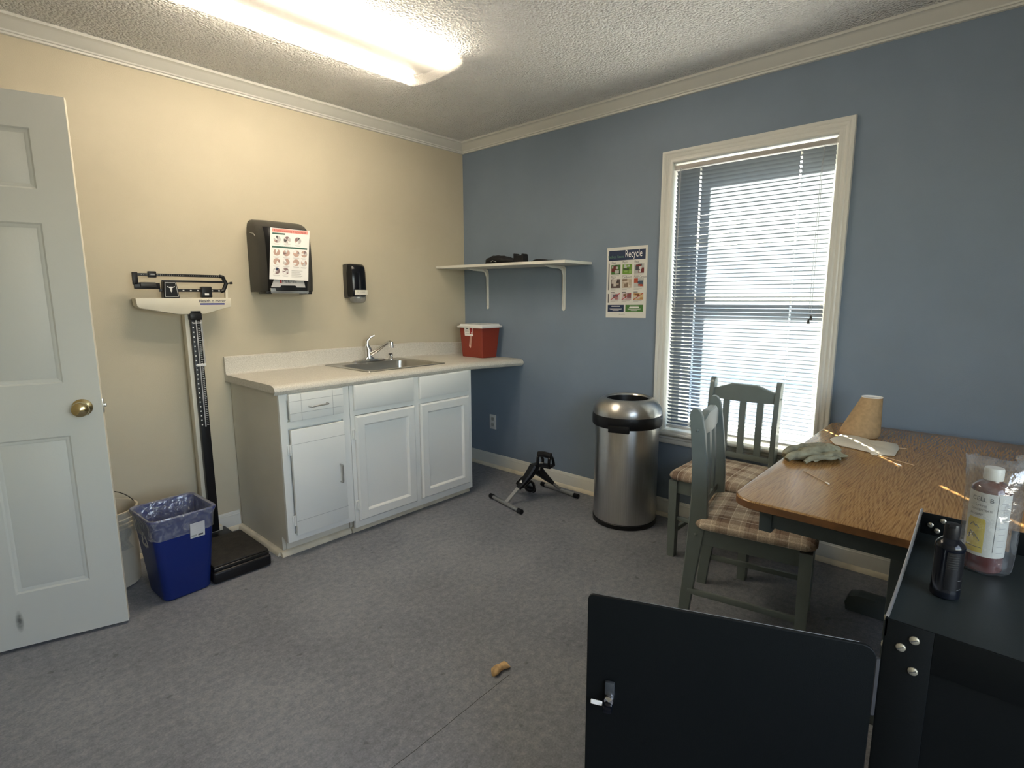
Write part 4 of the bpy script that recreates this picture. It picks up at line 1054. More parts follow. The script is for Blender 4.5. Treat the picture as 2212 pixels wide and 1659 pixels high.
mb = MB(); mb.prism([(-2.145, 1.338), (-2.140, 1.420), (-2.085, 1.420), (-2.074, 1.338)], 1, BYc-.030, BYc+.014, M_black, .002, 1)
fx = BYc-.0305
outl = [(-2.139, 1.345), (-2.134, 1.414), (-2.089, 1.414), (-2.080, 1.345)]
for i in range(4):
    a = Vector((outl[i][0], fx, outl[i][1])); b = Vector((outl[(i+1) % 4][0], fx, outl[(i+1) % 4][1])); mb.cyl(a, b, .0011, M_white, 6)
# bull's head emblem
em = [(0, -.018), (.004, -.012), (.005, .002), (.010, .006), (.016, .008), (.017, .013), (.012, .010), (.005, .009), (0, .010), (-.005, .009), (-.012, .010), (-.017, .013), (-.016, .008), (-.010, .006), (-.005, .002), (-.004, -.012)]
tb = bmesh.new(); tb.faces.new([tb.verts.new((-2.110+a, fx-.0004, 1.384+b)) for a, b in em]); mb._merge(tb, M_white)
sb(mb, 'pivot_plate')
mb = MB(); mb.prism([(-1.846, 1.338), (-1.834, 1.338), (-1.832, 1.425), (-1.838, 1.432), (-1.845, 1.425)], 1, BYc-.002, BYc+.020, M_scale, .001, 1); sb(mb, 'beam_guide')

# ================================================================== BLUE BIN, LINER, BUCKET
bn = thing('recycling_bin', 'blue plastic recycling bin with recycling symbol beside the scale', 'bin', (-2.297, -.497, 0), radians(3))
def br(g, z, w=.197, d=.205, r=.028): return [(a, b, z) for a, b in rrect(w+g, d+g, r, 5)]
W0, D0, W1, D1 = .196, .205, .258, .268
def at(t, g=0., z=None):
    w = W0+(W1-W0)*t; d = D0+(D1-D0)*t
    return [(a, b, .002+.385*t if z is None else z) for a, b in rrect(w+g, d+g, .03, 5)]
mb = MB()
mb.loft([at(0, -.012, .001), at(0.02), at(.93), at(.95, .004), at(1, .016), at(1, .018, .392), at(1, .010, .396), at(1, -.004, .393), at(.95, -.008), at(.5, -.008), at(.04, -.008), at(.04, -.03)], M_blueplastic, (True, True))
mb.build('bin_body', bn, smooth=50)
# recycling symbol (three chasing arrows) on the left side
mb = MB(); Sx = -(W0+(W1-W0)*.70)/2-.0012
lean = (W1-W0)/2/.385
Sm = face_mtx((Sx, .005, .275), (0, -1, 0), (-lean, 0, 1))
for k in range(3):
    R_ = Sm @ Matrix.Rotation(radians(120*k), 4, 'Z')
    pts = [(-.022, .014), (-.006, .032), (.006, .032), (.016, .018), (.022, .021), (.018, .002), (.000, .010), (.007, .014), (0, .022), (-.013, .008)]
    tb = bmesh.new(); tb.faces.new([tb.verts.new(R_ @ Vector((a*1.3, b*1.3, 0))) for a, b in pts]); mb._merge(tb, mat('symbol_grey', (.55, .56, .57), .6))
mb.build('recycling_symbol', bn, smooth=0)

ln = thing('bin_liner', 'clear plastic bag lining the blue bin, folded over its rim', 'bin liner', (-2.297, -.497, .30), radians(3))
mb = MB(); rl = random.Random(5)
def crumple(pts, amp, seed):
    r_ = random.Random(seed); ph = [r_.uniform(0, 6.28) for _ in range(4)]; n = len(pts); out = []
    for i, (a, b, z) in enumerate(pts):
        t = 2*pi*i/n; k = amp*(sin(3*t+ph[0])+.6*sin(7*t+ph[1])+.5*sin(11*t+ph[2])); l_ = math.hypot(a, b); out.append((a*(1+k/l_), b*(1+k/l_), z-.30+.7*amp*sin(5*t+ph[3])))
    return out
def at2(t, g, z): 
    w = W0+(W1-W0)*t; d = D0+(D1-D0)*t; return [(a, b, z) for a, b in rrect(w+g, d+g, .034, 8)]
mb.loft([crumple(at2(.72, .012, .300), .0025, 1), crumple(at2(.78, .012, .325), .0022, 2), crumple(at2(.9, .010, .36), .0012, 3), crumple(at2(1, .020, .390), .0006, 4), crumple(at2(1, .014, .3985), .0004, 5),
         crumple(at2(1, -.010, .394), .0006, 6), crumple(at2(.9, -.020, .35), .003, 7), crumple(at2(.7, -.026, .26), .0045, 8), crumple(at2(.4, -.03, .15), .005, 9), crumple(at2(.1, -.03, .05), .004, 10)], M_liner, (False, False))
mb.build('bag_film', ln, smooth=40)
mb = MB()
lb = face_mtx((.045, -(D0+(D1-D0)*.78)/2-.0125, .008), (1, -.03, 0), (.02, -lean, 1))
mb.box((-.030, -.034, 0), (.030, .036, .0008), mat('sticker_white', (.60, .60, .60), .5), mtx=lb)
mb.box((.002, -.028, .0008), (.022, -.020, .0011), M_dgrey, mtx=lb); mb.box((-.026, -.028, .0008), (-.003, -.020, .0011), M_mgrey, mtx=lb)
for k in range(5): mb.box((-.024, .026-k*.010, .0008), (.022-.006*(k % 2), .0275-k*.010, .0011), pgrey, mtx=lb)
mb.build('label', ln)

bk = thing('plastic_bucket', 'off-white ribbed plastic bucket behind the open door', 'bucket', (-2.515, -.205, 0))
mb = MB()
pr = [(.118, .002), (.128, .006), (.136, .28), (.137, .285), (.150, .287), (.150, .293), (.139, .296), (.140, .308), (.149, .310), (.149, .315), (.140, .317), (.141, .328), (.148, .330), (.148, .335), (.141, .337), (.141, .356), (.147, .358), (.147, .368), (.138, .369), (.134, .360), (.126, .05), (.0, .04)]
mb.lathe(pr, M_bucket, 40, cap=(True, False)); mb.build('bucket_body', bk)
mb = MB(); mb.tube([(.148*cos(t), .148*sin(t)*.35-.0, .325+.115*sin(t)) for t in [pi*k/20 for k in range(21)]], .0022, mat('wire_dark', (.05, .045, .035), .4, metal=.6), 6); mb.build('wire_handle', bk)
bg2 = thing('plastic_bag', 'crumpled clear bag hanging over the bucket rim', 'bag', (-2.46, -.33, .3))
mb = MB(); mb.grid(lambda u, v: (.02-.10*u+.008*sin(v*14+u*5), -.03-.012*sin(pi*u)-.006*sin(u*18+v*7), .075-.17*v+.004*sin(u*20)), 14, 10, M_bag); mb.build('bag_film', bg2, smooth=40)

# ================================================================== TRASH CAN
tc_ = thing('trash_can', 'tall round stainless steel trash can with open domed lid', 'trash can', (-.213, -1.625, 0))
mb = MB(); mb.lathe([(.178, 0), (.190, .002), (.191, .026), (.186, .030), (.1, .031), (0, .031)], M_black, 48); mb.build('base_ring', tc_)
mb = MB(); mb.lathe([(.184, .029), (.186, .031), (.187, .598), (.186, .602)], M_steel, 64, cap=(False, False)); mb.build('can_body', tc_)
mb = MB(); mb.lathe([(.186, .592), (.200, .596), (.204, .604), (.204, .650), (.201, .661), (.192, .664)], M_black, 64, cap=(False, False))
tt = math.atan2(-3.2189+1.625, -2.9855+.213)-.22
mb.box((.190, -.060, .580), (.210, .060, .622), M_black, .004, mtx=Matrix.Rotation(tt, 4, 'Z')); mb.build('plastic_band', tc_)
mb = MB(); mb.lathe([(.199, .660), (.200, .672), (.197, .692), (.188, .714), (.172, .734), (.154, .749), (.138, .756), (.129, .755), (.124, .750), (.121, .742)], M_steel, 64, cap=(False, False)); mb.build('dome_lid', tc_)
mb = MB(); mb.lathe([(.1215, .746), (.120, .738), (.118, .40), (0, .40)], M_black, 40, cap=(False, False)); mb.build('inner_liner', tc_)

# ================================================================== PEDAL EXERCISER
pe = thing('pedal_exerciser', 'small folding pedal exerciser with black pedals on the floor', 'pedal exerciser', (-.32, -1.0, 0))
def pb_(mb, name): return mb.build(name, pe, world=True)
for (xa, ya, xb, yb) in ((-.512, -.775, -.590, -1.122), (-.100, -.885, -.135, -1.228)):
    mb = MB(); A = Vector((xa, ya, .0165)); B = Vector((xb, yb, .0165)); d = (B-A).normalized()
    mb.cyl(A+d*.02, B-d*.02, .0125, M_silver, 16); pb_(mb, 'foot_bar')
    for P_, s_ in ((A, 1), (B, -1)):
        mb = MB(); mb.tube([P_-d*.002*s_, P_, P_+d*s_*.035, P_+d*s_*.037], [.010, .0160, .0160, .013], M_black, 16); pb_(mb, 'end_cap')
HUB = Vector((-.340, -1.020, .215))
A = Vector((-.553, -.955, .022)); B = Vector((-.115, -1.060, .022))
def flat_leg(p, q, w, t, m):
    mb = MB(); p = Vector(p); q = Vector(q); d = (q-p).normalized(); s_ = Vector((0, 1, 0)); s_ = (s_-d*s_.dot(d)).normalized(); n_ = d.cross(s_)
    mb.loft([[c+s_*a*w+n_*b*t for a, b in ((-.5, -.5), (.5, -.5), (.5, .5), (-.5, .5))] for c in (p, q)], m); return mb
pb_(flat_leg(A, A.lerp(HUB, .62), .026, .014, M_silver), 'frame_leg'); pb_(flat_leg(B, B.lerp(HUB, .55), .026, .014, M_silver), 'frame_leg')
mb = MB()
arch = [A.lerp(HUB, .42), A.lerp(HUB, .6), A.lerp(HUB, .82)+Vector((0, 0, .004)), HUB+Vector((-.008, 0, .012)), HUB+Vector((.018, 0, .010)), B.lerp(HUB, .80)+Vector((0, 0, .004)), B.lerp(HUB, .55), B.lerp(HUB, .32)]
wid = [.036, .048, .058, .060, .060, .056, .044, .034]; thk = [.022, .032, .046, .056, .056, .052, .036, .022]
rings = []
for i, c in enumerate(arch):
    d = (arch[min(i+1, 7)]-arch[max(i-1, 0)]).normalized(); s_ = Vector((.1, 1, 0)).normalized(); s_ = (s_-d*s_.dot(d)).normalized(); n_ = s_.cross(d)
    rings.append([c+s_*wid[i]/2*a+n_*thk[i]/2*b for a, b in ((-1, -.6), (-.7, -1), (.7, -1), (1, -.6), (1, .6), (.7, 1), (-.7, 1), (-1, .6))])
mb.loft(rings, M_black)
pb_(mb, 'crank_housing')
mb = MB(); c = A.lerp(HUB, .70); d = (HUB-A).normalized(); n_ = Vector((-d.z, 0, d.x)).normalized()
for t0, t1, m_ in ((-.022, .006, M_yellow), (-.045, -.026, M_white)):
    p0 = c+d*t0+n_*.0155; p1 = c+d*t1+n_*.0155
    mb.loft([[p0+Vector((0, -.014, 0)), p0+Vector((0, .014, 0))], [p1+Vector((0, -.014, 0)), p1+Vector((0, .014, 0))]], mat('sticker_dark_yellow', (.12, .10, .03), .5) if m_ is M_yellow else M_white, closed=False)
pb_(mb, 'sticker')
def pedal(center, axis_y, tilt):
    mb = MB(); R_ = Matrix.Translation(center) @ Matrix.Rotation(tilt, 4, 'Y') @ Matrix.Rotation(.15, 4, 'Z')
    # foot plate, strap loop
    mb.box((-.030, -.045, -.006), (.030, .045, .012), M_black, .005, 2, mtx=R_)
    for yy in (-.042, .042):
        mb.tube([R_ @ Vector((a, yy, b)) for a, b in ((-.030, .004), (-.040, .030), (-.036, .062), (-.018, .078))], .0095, M_black, 8)
        mb.tube([R_ @ Vector((a, yy*b2, b)) for a, b2, b in ((.026, 1, .004), (.022, .92, .035), (.004, .96, .064), (-.018, 1, .078))], .0095, M_black, 8)
    mb.tube([R_ @ Vector(q) for q in ((-.020, -.046, .080), (-.024, 0, .086), (-.020, .046, .080))], .019, M_black, 10)
    return mb
pb_(pedal(Vector((-.330, -1.108, .248)), 1, 0), 'pedal')
pb_(pedal(Vector((-.352, -.930, .105)), -1, 2.6), 'pedal')
mb = MB(); mb.tube([HUB+Vector((.0, .045, .0)), HUB+Vector((0, .05, -.02)), Vector((-.352, -.955, .110)), Vector((-.352, -.935, .105))], .006, M_chrome, 8); pb_(mb, 'crank_arm')
mb = MB(); mb.tube([HUB+Vector((0, -.020, 0)), HUB+Vector((0, -.036, 0)), Vector((-.332, -1.058, .262)), Vector((-.330, -1.085, .262))], .006, M_chrome, 8); pb_(mb, 'crank_arm')
mb = MB(); mb.cyl(HUB+Vector((-.006, -.03, .045)), HUB+Vector((-.004, .0, .0)), .004, M_chrome, 8); pb_(mb, 'tension_knob')

# ================================================================== CHAIRS
def make_chair(label):
    t = thing('dining_chair', label, 'chair', (0, 0, 0), 0, 'plaid seat dining chairs')
    H_ = .90
    for s_ in (-1, 1):      # back posts: v = -y is forward
        x = .170*s_
        mb = MB()
        pf = [(.045, 0, .020), (.036, .10, .0215), (.020, .25, .0245), (.006, .40, .030), (.000, .46, .032), (-.000, .55, .030), (.006, .68, .027), (.018, .80, .025), (.028, .87, .023), (.030, .887, .018), (.0315, .897, .010), (.032, .900, .003)]
        th = .0125
        mb.loft([[(x-th, y-h_*1.08, z), (x+th, y-h_*1.08, z), (x+th, y+h_*1.08, z), (x-th, y+h_*1.08, z)] for y, z, h_ in pf], M_chair); 
        bmesh.ops.bevel(mb.bm, geom=[e for e in mb.bm.edges if abs((e.verts[0].co-e.verts[1].co).normalized().z) > .8], offset=.003, segments=1, affect='EDGES')
        for zz, yy in ((.385, .006), (.815, .019)): mb.lathe([(.006, 0), (.0055, .003), (0, .005)], M_chair, 10, mtx=Matrix.Translation((x+s_*th, yy, zz)) @ Matrix.Rotation(s_*pi/2, 4, 'Y'))
        mb.build('leg', t)
    for s_ in (-1, 1):
        mb = MB(); x = .180*s_
        mb.loft([[(x-a, -.388-a, z), (x+a, -.388-a, z), (x+a, -.388+a, z), (x-a, -.388+a, z)] for z, a in ((0, .0185), (.41, .0215))], M_chair, (True, True)); mb.build('leg', t)
    mb = MB()
    mb.box((-.178, -.398, .345), (.178, -.378, .415), M_chair, .003).box((-.170, .000, .345), (.170, .018, .415), M_chair, .003)
    for s_ in (-1, 1): mb.box((s_*.168-.010, -.38, .345), (s_*.168+.010, .002, .415), M_chair, .003)
    mb.build('seat_rail', t)
    mb = MB(); mb.box((-.165, -.395, .200), (.165, -.380, .222), M_chair, .003); mb.build('stretcher', t)
    for s_ in (-1, 1):
        mb = MB(); mb.box((s_*.176-.0075, -.375, .122), (s_*.176+.0075, .030, .146), M_chair, .003); mb.build('stretcher', t)
    mb = MB()
    cr_ = []
    for k in range(25):
        u = -1+k/12; a = abs(u)
        zt_ = .846+.030*(0 if a > .92 else (1 if a < .42 else (0.92-a)/.5)); zt_ = zt_-(.004 if a > .92 else 0)
        y = .020-.010*(1-u*u)
        cr_.append([(u*.158, y+.014, .788-.004*(1-a)), (u*.158, y-.012, .788-.004*(1-a)), (u*.158, y-.012, zt_-.006), (u*.158, y-.006, zt_), (u*.158, y+.016, zt_)])
    mb.loft(cr_, M_chair); mb.build('crest_rail', t, smooth=40)
    mb = MB(); mb.box((-.158, -.004, .470), (.158, .012, .500), M_chair, .003); mb.build('lower_rail', t)
    for x in (-.088, 0, .088):
        mb = MB(); mb.loft([[(x-.0165, y-.006, z), (x+.0165, y-.006, z), (x+.0165, y+.006, z), (x-.0165, y+.006, z)] for y, z in ((.004, .485), (.003, .60), (.007, .70), (.014, .80))], M_chair); mb.build('slat', t)
    # cushion
    mb = MB()
    def cring(g, z): 
        pts = rrect(.415, .430, .045, 6, 0, -.205); return [((a)*(1-g/.2), (b+.205)*(1-g/.2)-.205, z) for a, b in pts]
    mb.loft([cring(.018, .414), cring(.003, .420), cring(-.003, .432), cring(.001, .445), cring(.010, .455), cring(.030, .462), cring(.07, .468), cring(.12, .471), cring(.17, .472)], M_plaid); mb.build('seat', t, smooth=60)
    return t
ch1 = make_chair('grey chair pushed sideways under the oak table end, nearest the camera')
ch1.location = (-.786, -2.361, 0); ch1.rotation_euler = (0, 0, .177)
def copy_tree(o, label):
    c = o.copy(); COL.objects.link(c)
    for ch in o.children:
        d = ch.copy(); COL.objects.link(d); d.parent = c
        for g in ch.children:
            e = g.copy(); COL.objects.link(e); e.parent = d
    c['label'] = label; return c
bpy.context.view_layer.update()
ch2 = copy_tree(ch1, 'grey chair with its back to the window, beside the trash can')
ch2.location = (-.078, -2.238, 0); ch2.rotation_euler = (0, 0, -pi/2)

# ================================================================== TABLE
tb_ = thing('dining_table', 'oak top table with dark grey-green trestle base along the blue wall', 'table', (-.765, -3.13, 0))
TX0, TX1, TY0, TY1 = -1.428, -.100, -3.59, -2.672; TZ = .750
mb = MB(); pl = rrect(TX1-TX0, TY1-TY0, .070, 8, (TX0+TX1)/2, (TY0+TY1)/2)
def tring(g, z): return [((a-(TX0+TX1)/2)*(1-g/.6)+(TX0+TX1)/2, (b-(TY0+TY1)/2)*(1-g/.45)+(TY0+TY1)/2, z) for a, b in pl]
mb.loft([tring(0, TZ-.004), tring(.0015, TZ-.001), tring(.004, TZ)], M_oak, (False, True))
mb.loft([tring(.006, TZ-.028), tring(0, TZ-.024), tring(0, TZ-.004)], M_oakedge, (True, False)); mb.build('table_top', tb_, world=True, smooth=50)
mb = MB()
ax0, ax1, ay0, ay1 = -1.352, -.175, -3.52, -2.745
for (xa, xb, ya, yb) in ((ax0, ax1, ay1-.020, ay1), (ax0, ax1, ay0, ay0+.020), (ax0, ax0+.020, ay0, ay1), (ax1-.020, ax1, ay0, ay1)):
    mb.box((xa, ya, .655), (xb, yb, TZ-.028), M_teal, .002)
for x in (ax0-.006, ax1-.030):
    for y in (ay0-.006, ay1-.030): mb.box((x, y, .640), (x+.036, y+.036, TZ-.028), M_teal, .003)
mb.build('apron', tb_, world=True)
for x in (-1.08, -.40):
    mb = MB(); mb.box((x-.016, -3.245, .07), (x+.016, -3.042, .645), M_teal, .004)
    mb.box((x-.030, -3.42, .63), (x+.030, -2.86, .660), M_teal, .004); mb.build('trestle_leg', tb_, world=True)
    mb = MB(); mb.prism([(-3.415, .0), (-3.425, .03), (-3.41, .062), (-3.38, .078), (-2.885, .078), (-2.850, .066), (-2.836, .035), (-2.842, .0)], 0, x-.035, x+.035, M_teal, .004, 2); mb.build('foot', tb_, world=True)
mb = MB(); mb.box((-1.064, -3.145, .20), (-.416, -3.115, .30), M_teal, .004); mb.build('stretcher', tb_, world=True)

# ---------------------------------------------------------------- things on the table
kf = thing('kraft_paper_cup', 'tan kraft card cup with slanted side and white round end', 'cup', (-.34, -2.84, TZ))
mb = MB()
def kring(t):
    z = TZ+.0005+.160*t
    bx, by, ra, rb = -.352, -2.815, .058, .078
    tx, ty, rt = -.292, -2.842, .038
    e = t**1.05; s_ = min(1, .86+.14*math.sqrt(min(1, t*9)))
    # oblique: the far-left side slants inwards, the right side stays upright
    cx_ = bx+(tx-bx)*e; cy_ = by+(ty-by)*e; r1 = (ra+(rt-ra)*e)*s_; r2 = (rb+(rt-rb)*e)*s_
    return [(cx_+r1*cos(2*pi*k/36), cy_+r2*sin(2*pi*k/36), z) for k in range(36)]
mb.loft([kring(t) for t in (0, .06, .12, .2, .4, .6, .8, 1)], M_kraft, (True, False)); mb.build('cup_wall', kf, world=True, smooth=50)
mb = MB(); k_ = kring(1); c_ = Vector((-.292, -2.842, 0))
mb.loft([[(p[0], p[1], p[2]) for p in k_], [(c_.x+(p[0]-c_.x)*1.03, c_.y+(p[1]-c_.y)*1.03, p[2]+.003) for p in k_], [(c_.x+(p[0]-c_.x)*.95, c_.y+(p[1]-c_.y)*.95, p[2]+.003) for p in k_], [(c_.x+(p[0]-c_.x)*.93, c_.y+(p[1]-c_.y)*.93, p[2]-.003) for p in k_]], M_paper, (False, True)); mb.build('round_end', kf, world=True)

pc = thing('swab_pouch', 'open pale paper sleeve lying between kraft cup and swabs', 'paper sleeve', (-.52, -2.87, TZ))
mb = MB(); ol_ = [(-.517, -2.743), (-.41, -2.758), (-.405, -2.818), (-.452, -2.900), (-.444, -2.965), (-.508, -2.975), (-.623, -2.976), (-.646, -2.939), (-.618, -2.868), (-.590, -2.775)]
oc = Vector((-.52, -2.87)); N = 40
def oline(t):
    L = len(ol_); f = t*L; i = int(f) % L; k = f-int(f); a = ol_[i]; b = ol_[(i+1) % L]; return Vector((a[0]+(b[0]-a[0])*k, a[1]+(b[1]-a[1])*k))
def prg(g, z, amp=0):
    out = []
    for k in range(N):
        p = oline(k/N); q = oc+(p-oc)*g; out.append((q.x, q.y, z+amp*sin(k*2.1)*.5+amp*.6*sin(k*.9+2)))
    return out
mb.loft([prg(.97, TZ+.0008), prg(1, TZ+.004, .001), prg(.95, TZ+.010, .0015), prg(.7, TZ+.016, .002), prg(.35, TZ+.015, .003), prg(.08, TZ+.016, .001)], M_pouch); mb.build('sleeve', pc, world=True, smooth=50)

def swab(a, b, label, heads=(0,)):
    a = Vector((*a, TZ+.003)); b = Vector((*b, TZ+.003)); t = thing('cotton_swab', label, 'cotton swab', tuple((a+b)/2), 0, 'long cotton swabs on the oak table')
    mb = MB(); mb.cyl(a, b, .0013, M_swab, 8); mb.build('stick', t, world=True)
    d = (b-a).normalized()
    for h_ in heads:
        P_, s_ = (b, -1) if h_ else (a, 1)
        mb = MB(); mb.tube([P_-d*s_*.003, P_, P_+d*s_*.006, P_+d*s_*.014, P_+d*s_*.018], [.001, .0026, .0032, .0024, .0012], M_cotton, 10); mb.build('cotton_tip', t, world=True)
swab((-1.125, -2.868), (-1.036, -2.775), 'single cotton swab lying alone nearest the table corner')
swab((-.751, -3.009), (-.645, -2.905), 'cotton swab with tip toward the camera, left of the crossed pair', (0, 1))
swab((-.640, -2.912), (-.714, -3.043), 'cotton swab pointing away right, of the crossed pair below the sleeve', (0,))
swab((-.50, -2.93), (-.475, -2.995), 'swab stick poking out of the open end of the paper sleeve', ())

gv = thing('work_glove', 'crumpled sage green cloth glove lying near the table edge', 'glove', (-.81, -2.755, TZ))
mb = MB()
mb.grid(lambda u, v: (0, 0, 0), 1, 1, M_glove) if False else None
def gl_ring(c, w, h_, ph, d):
    d = Vector(d).normalized(); s_ = Vector((-d.y, d.x, 0)); out = []
    for k in range(18):
        a = 2*pi*k/18; f = 1+.13*sin(3*a+ph)+.09*sin(5*a+ph*2.3)
        out.append((c[0]+s_.x*w*cos(a)*f, c[1]+s_.y*w*cos(a)*f, TZ+.001+h_*(.5+.5*sin(a))*f))
    return out
axis = Vector((.185, -.135, 0)); A0 = Vector((-.915, -2.700, 0))
rr_ = []
for i in range(15):
    t = i/14; c = A0+axis*t+Vector((.01*sin(i*1.3), .010*cos(i*1.9), 0)); w_ = .050*(sin(pi*min(1, t*.9+.08))**.5)*(1+.10*sin(i*2.2)); h_ = (.008+.016*sin(pi*t)**.7)*(1+.2*sin(i*2.7))
    rr_.append(gl_ring(c, w_, h_, i*.9, axis))
mb.loft(rr_, M_glove)
for (a, b, c, r_) in (((-.962, -2.702), (-.915, -2.722), (-.850, -2.782), .013), ((-.945, -2.755), (-.885, -2.800), (-.800, -2.830), .009), ((-.925, -2.684), (-.850, -2.690), (-.780, -2.742), .015),
                      ((-.870, -2.700), (-.830, -2.780), (-.735, -2.800), .014), ((-.790, -2.705), (-.745, -2.765), (-.735, -2.815), .013), ((-.910, -2.735), (-.850, -2.740), (-.790, -2.790), .016),
                      ((-.900, -2.775), (-.880, -2.830), (-.820, -2.838), .006), ((-.830, -2.700), (-.780, -2.735), (-.705, -2.775), .013), ((-.760, -2.760), (-.720, -2.800), (-.690, -2.812), .007)):
    A_, B_, C_ = Vector((*a, TZ+r_*.9)), Vector((*b, TZ+r_+.030)), Vector((*c, TZ+r_))
    path = [A_*(1-t)**2+B_*2*t*(1-t)+C_*t*t+Vector((0, 0, .004*sin(t*9))) for t in [k/10 for k in range(11)]]
    mb.tube(path, [r_*(.7+.4*sin(pi*(k+1)/12)+.1*sin(k*2.)) for k in range(11)], M_glove, 10)
for v in mb.bm.verts:
    if v.co.z < TZ+.0006: v.co.z = TZ+.0006
mb.build('glove_fabric', gv, world=True, smooth=80)

# ================================================================== BLACK CART
ca = thing('metal_cabinet', 'black steel cabinet on wheels with its door open, lower right', 'metal cabinet', (-1.80, -3.45, 0))
CX0, CX1, CY1, CY0, CZ = -2.013, -1.585, -3.130, -3.74, .830
def kb(mb, name, parent=ca, **k): return mb.build(name, parent, world=True, **k)
mb = MB()
T = .0015
mb.box((CX0, CY1-T, .06), (CX1, CY1, CZ), M_cart)                       # side panel to the table
mb.box((CX0, CY0, .06), (CX1, CY0+T, CZ), M_cart)
mb.box((CX1-T, CY0, .06), (CX1, CY1, CZ), M_cart)
mb.box((CX0, CY0, .06), (CX1, CY1, .075), M_cart)
# front: corner post, top rail, recessed drawer-like panel
mb.box((CX0, CY1-.062, .06), (CX0+.004, CY1, CZ), M_cart, .001)
mb.box((CX0, CY0, CZ-.066), (CX0+.004, CY1-.062, CZ), M_cart, .001)
mb.box((CX0+.006, CY0, .06), (CX0+.010, CY1-.058, CZ-.060), M_cart)
kb(mb, 'cabinet_body')
mb = MB()
mb.box((CX0+.002, CY0+.002, CZ-.004), (CX1-.002, CY1-.002, CZ), M_carttop); kb(mb, 'top_tray')
mb = MB()      # side rim rising toward the back, the window's glint coloured in as a bright edge tube
rim = lambda t: CZ+.004+.046*t**1.6*(.55+.45*t)
N = 16
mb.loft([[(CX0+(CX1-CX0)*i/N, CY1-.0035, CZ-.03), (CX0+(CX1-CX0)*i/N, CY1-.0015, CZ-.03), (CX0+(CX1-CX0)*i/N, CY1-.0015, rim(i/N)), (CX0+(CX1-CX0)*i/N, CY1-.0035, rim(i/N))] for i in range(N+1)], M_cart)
mb.tube([(CX0+(CX1-CX0)*i/N, CY1-.0025, rim(i/N)+.0008) for i in range(N+1)], .0026, mat('rim_highlight_colour', (.85, .86, .90), .35, metal=1), 6)
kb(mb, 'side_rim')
mb = MB(); mb.box((CX1-.004, CY1-.135, CZ), (CX1, CY1-.002, CZ+.046), M_cart, .001); mb.box((CX1-.004, CY0, CZ), (CX1, CY1-.145, CZ+.046), M_cart, .001); kb(mb, 'back_flange')
M_screw = mat('zinc_screw', (.50, .47, .38), .35, metal=.8)
def screw(pos, nrm, r=.0068):
    q = Vector(nrm).to_track_quat('Z', 'Y').to_matrix().to_4x4(); mb = MB()
    mb.lathe([(r, 0), (r*.95, .0015), (r*.6, .003), (0, .0036)], M_screw, 16, mtx=Matrix.Translation(pos) @ q)
    mb.box((-r*.75, -.0006, .0030), (r*.75, .0006, .0038), M_dgrey, mtx=Matrix.Translation(pos) @ q @ Matrix.Rotation(.6, 4, 'Z')); kb(mb, 'screw')
for y_, z_ in ((-3.169, .8085), (-3.1535, .790), (-3.1715, .7575)): screw((CX0-.0002, y_, z_), (-1, 0, 0))
for x_, z_ in ((CX0+.018, .822), (CX0+.014, .778)): screw((x_, CY1+.0002, z_), (0, 1, 0), .0055)
for y_, z_ in ((-3.150, .852), (-3.170, .866), (-3.162, .842)): screw((CX1-.0042, y_, z_), (-1, 0, 0), .0055)
for za_, zb_ in ((.10, .30), (.45, .55), (.66, .76)):
    mb = MB(); mb.cyl((CX0-.003, CY1+.004, za_), (CX0-.003, CY1+.004, zb_), .004, mat('dark_hinge_steel', (.07, .07, .075), .5, metal=.5), 8); kb(mb, 'hinge')
for x_ in (CX0+.05, CX1-.05):
    for y_ in (CY0+.05, CY1-.06):
        mb = MB(); mb.cyl((x_-.012, y_, .028), (x_+.012, y_, .028), .028, M_black, 18).box((x_-.018, y_-.02, .045), (x_+.018, y_+.02, .062), M_nickel, .003); kb(mb, 'caster')
# open door panel swung out to the left of the picture
PD = Vector((-2.192+2.016, -2.699+3.127, 0)); pdl = .466; pa = math.atan2(PD.y, PD.x)
mb = MB(); Pmx = Matrix.Translation((-2.016, -3.124, 0)) @ Matrix.Rotation(pa, 4, 'Z')
pr_ = [(0, .08), (pdl, .08)]+[(pdl-.010+.010*cos(a), .780-.010+.010*sin(a)) for a in [pi/2*k/5 for k in range(6)]]+[(.022-.022*sin(a), .780-.022+.022*cos(a)) for a in [pi/2*k/5 for k in range(6)]]
mb.prism(pr_, 1, -.004, .004, M_cart, .0012, 1, mtx=Pmx); mb.cyl((.024, -.0030, .7796), (pdl-.012, -.0030, .7796), .0011, mat('door_edge_highlight', (.16, .17, .18), .4, metal=.5), 6, mtx=Pmx); dp = kb(mb, 'cabinet_door', smooth=30)  # thin paler tube paints a highlight along the door's top edge
mb = MB(); L0 = pdl-.040
mb.box((L0-.015, .004, .585), (L0+.003, .012, .612), mat('latch_grey', (.045, .05, .055), .35), .002, 2, mtx=Pmx)
mb.lathe([(.0105, 0), (.0105, .010), (.0085, .015), (0, .017)], M_chrome, 18, mtx=Pmx @ Matrix.Translation((L0-.006, .004, .579)) @ Matrix.Rotation(-pi/2, 4, 'X'))
mb.box((L0-.014, .014, .560), (L0+.004, .030, .574), M_blackg, .004, 2, mtx=Pmx)
kb(mb, 'latch', dp)
mb = MB(); mb.box((L0+.006, .016, .566), (L0+.028, .020, .5745), M_paper, .001, 1, mtx=Pmx @ Matrix.Rotation(.0, 4, 'Z')); kb(mb, 'paper_tag', dp)

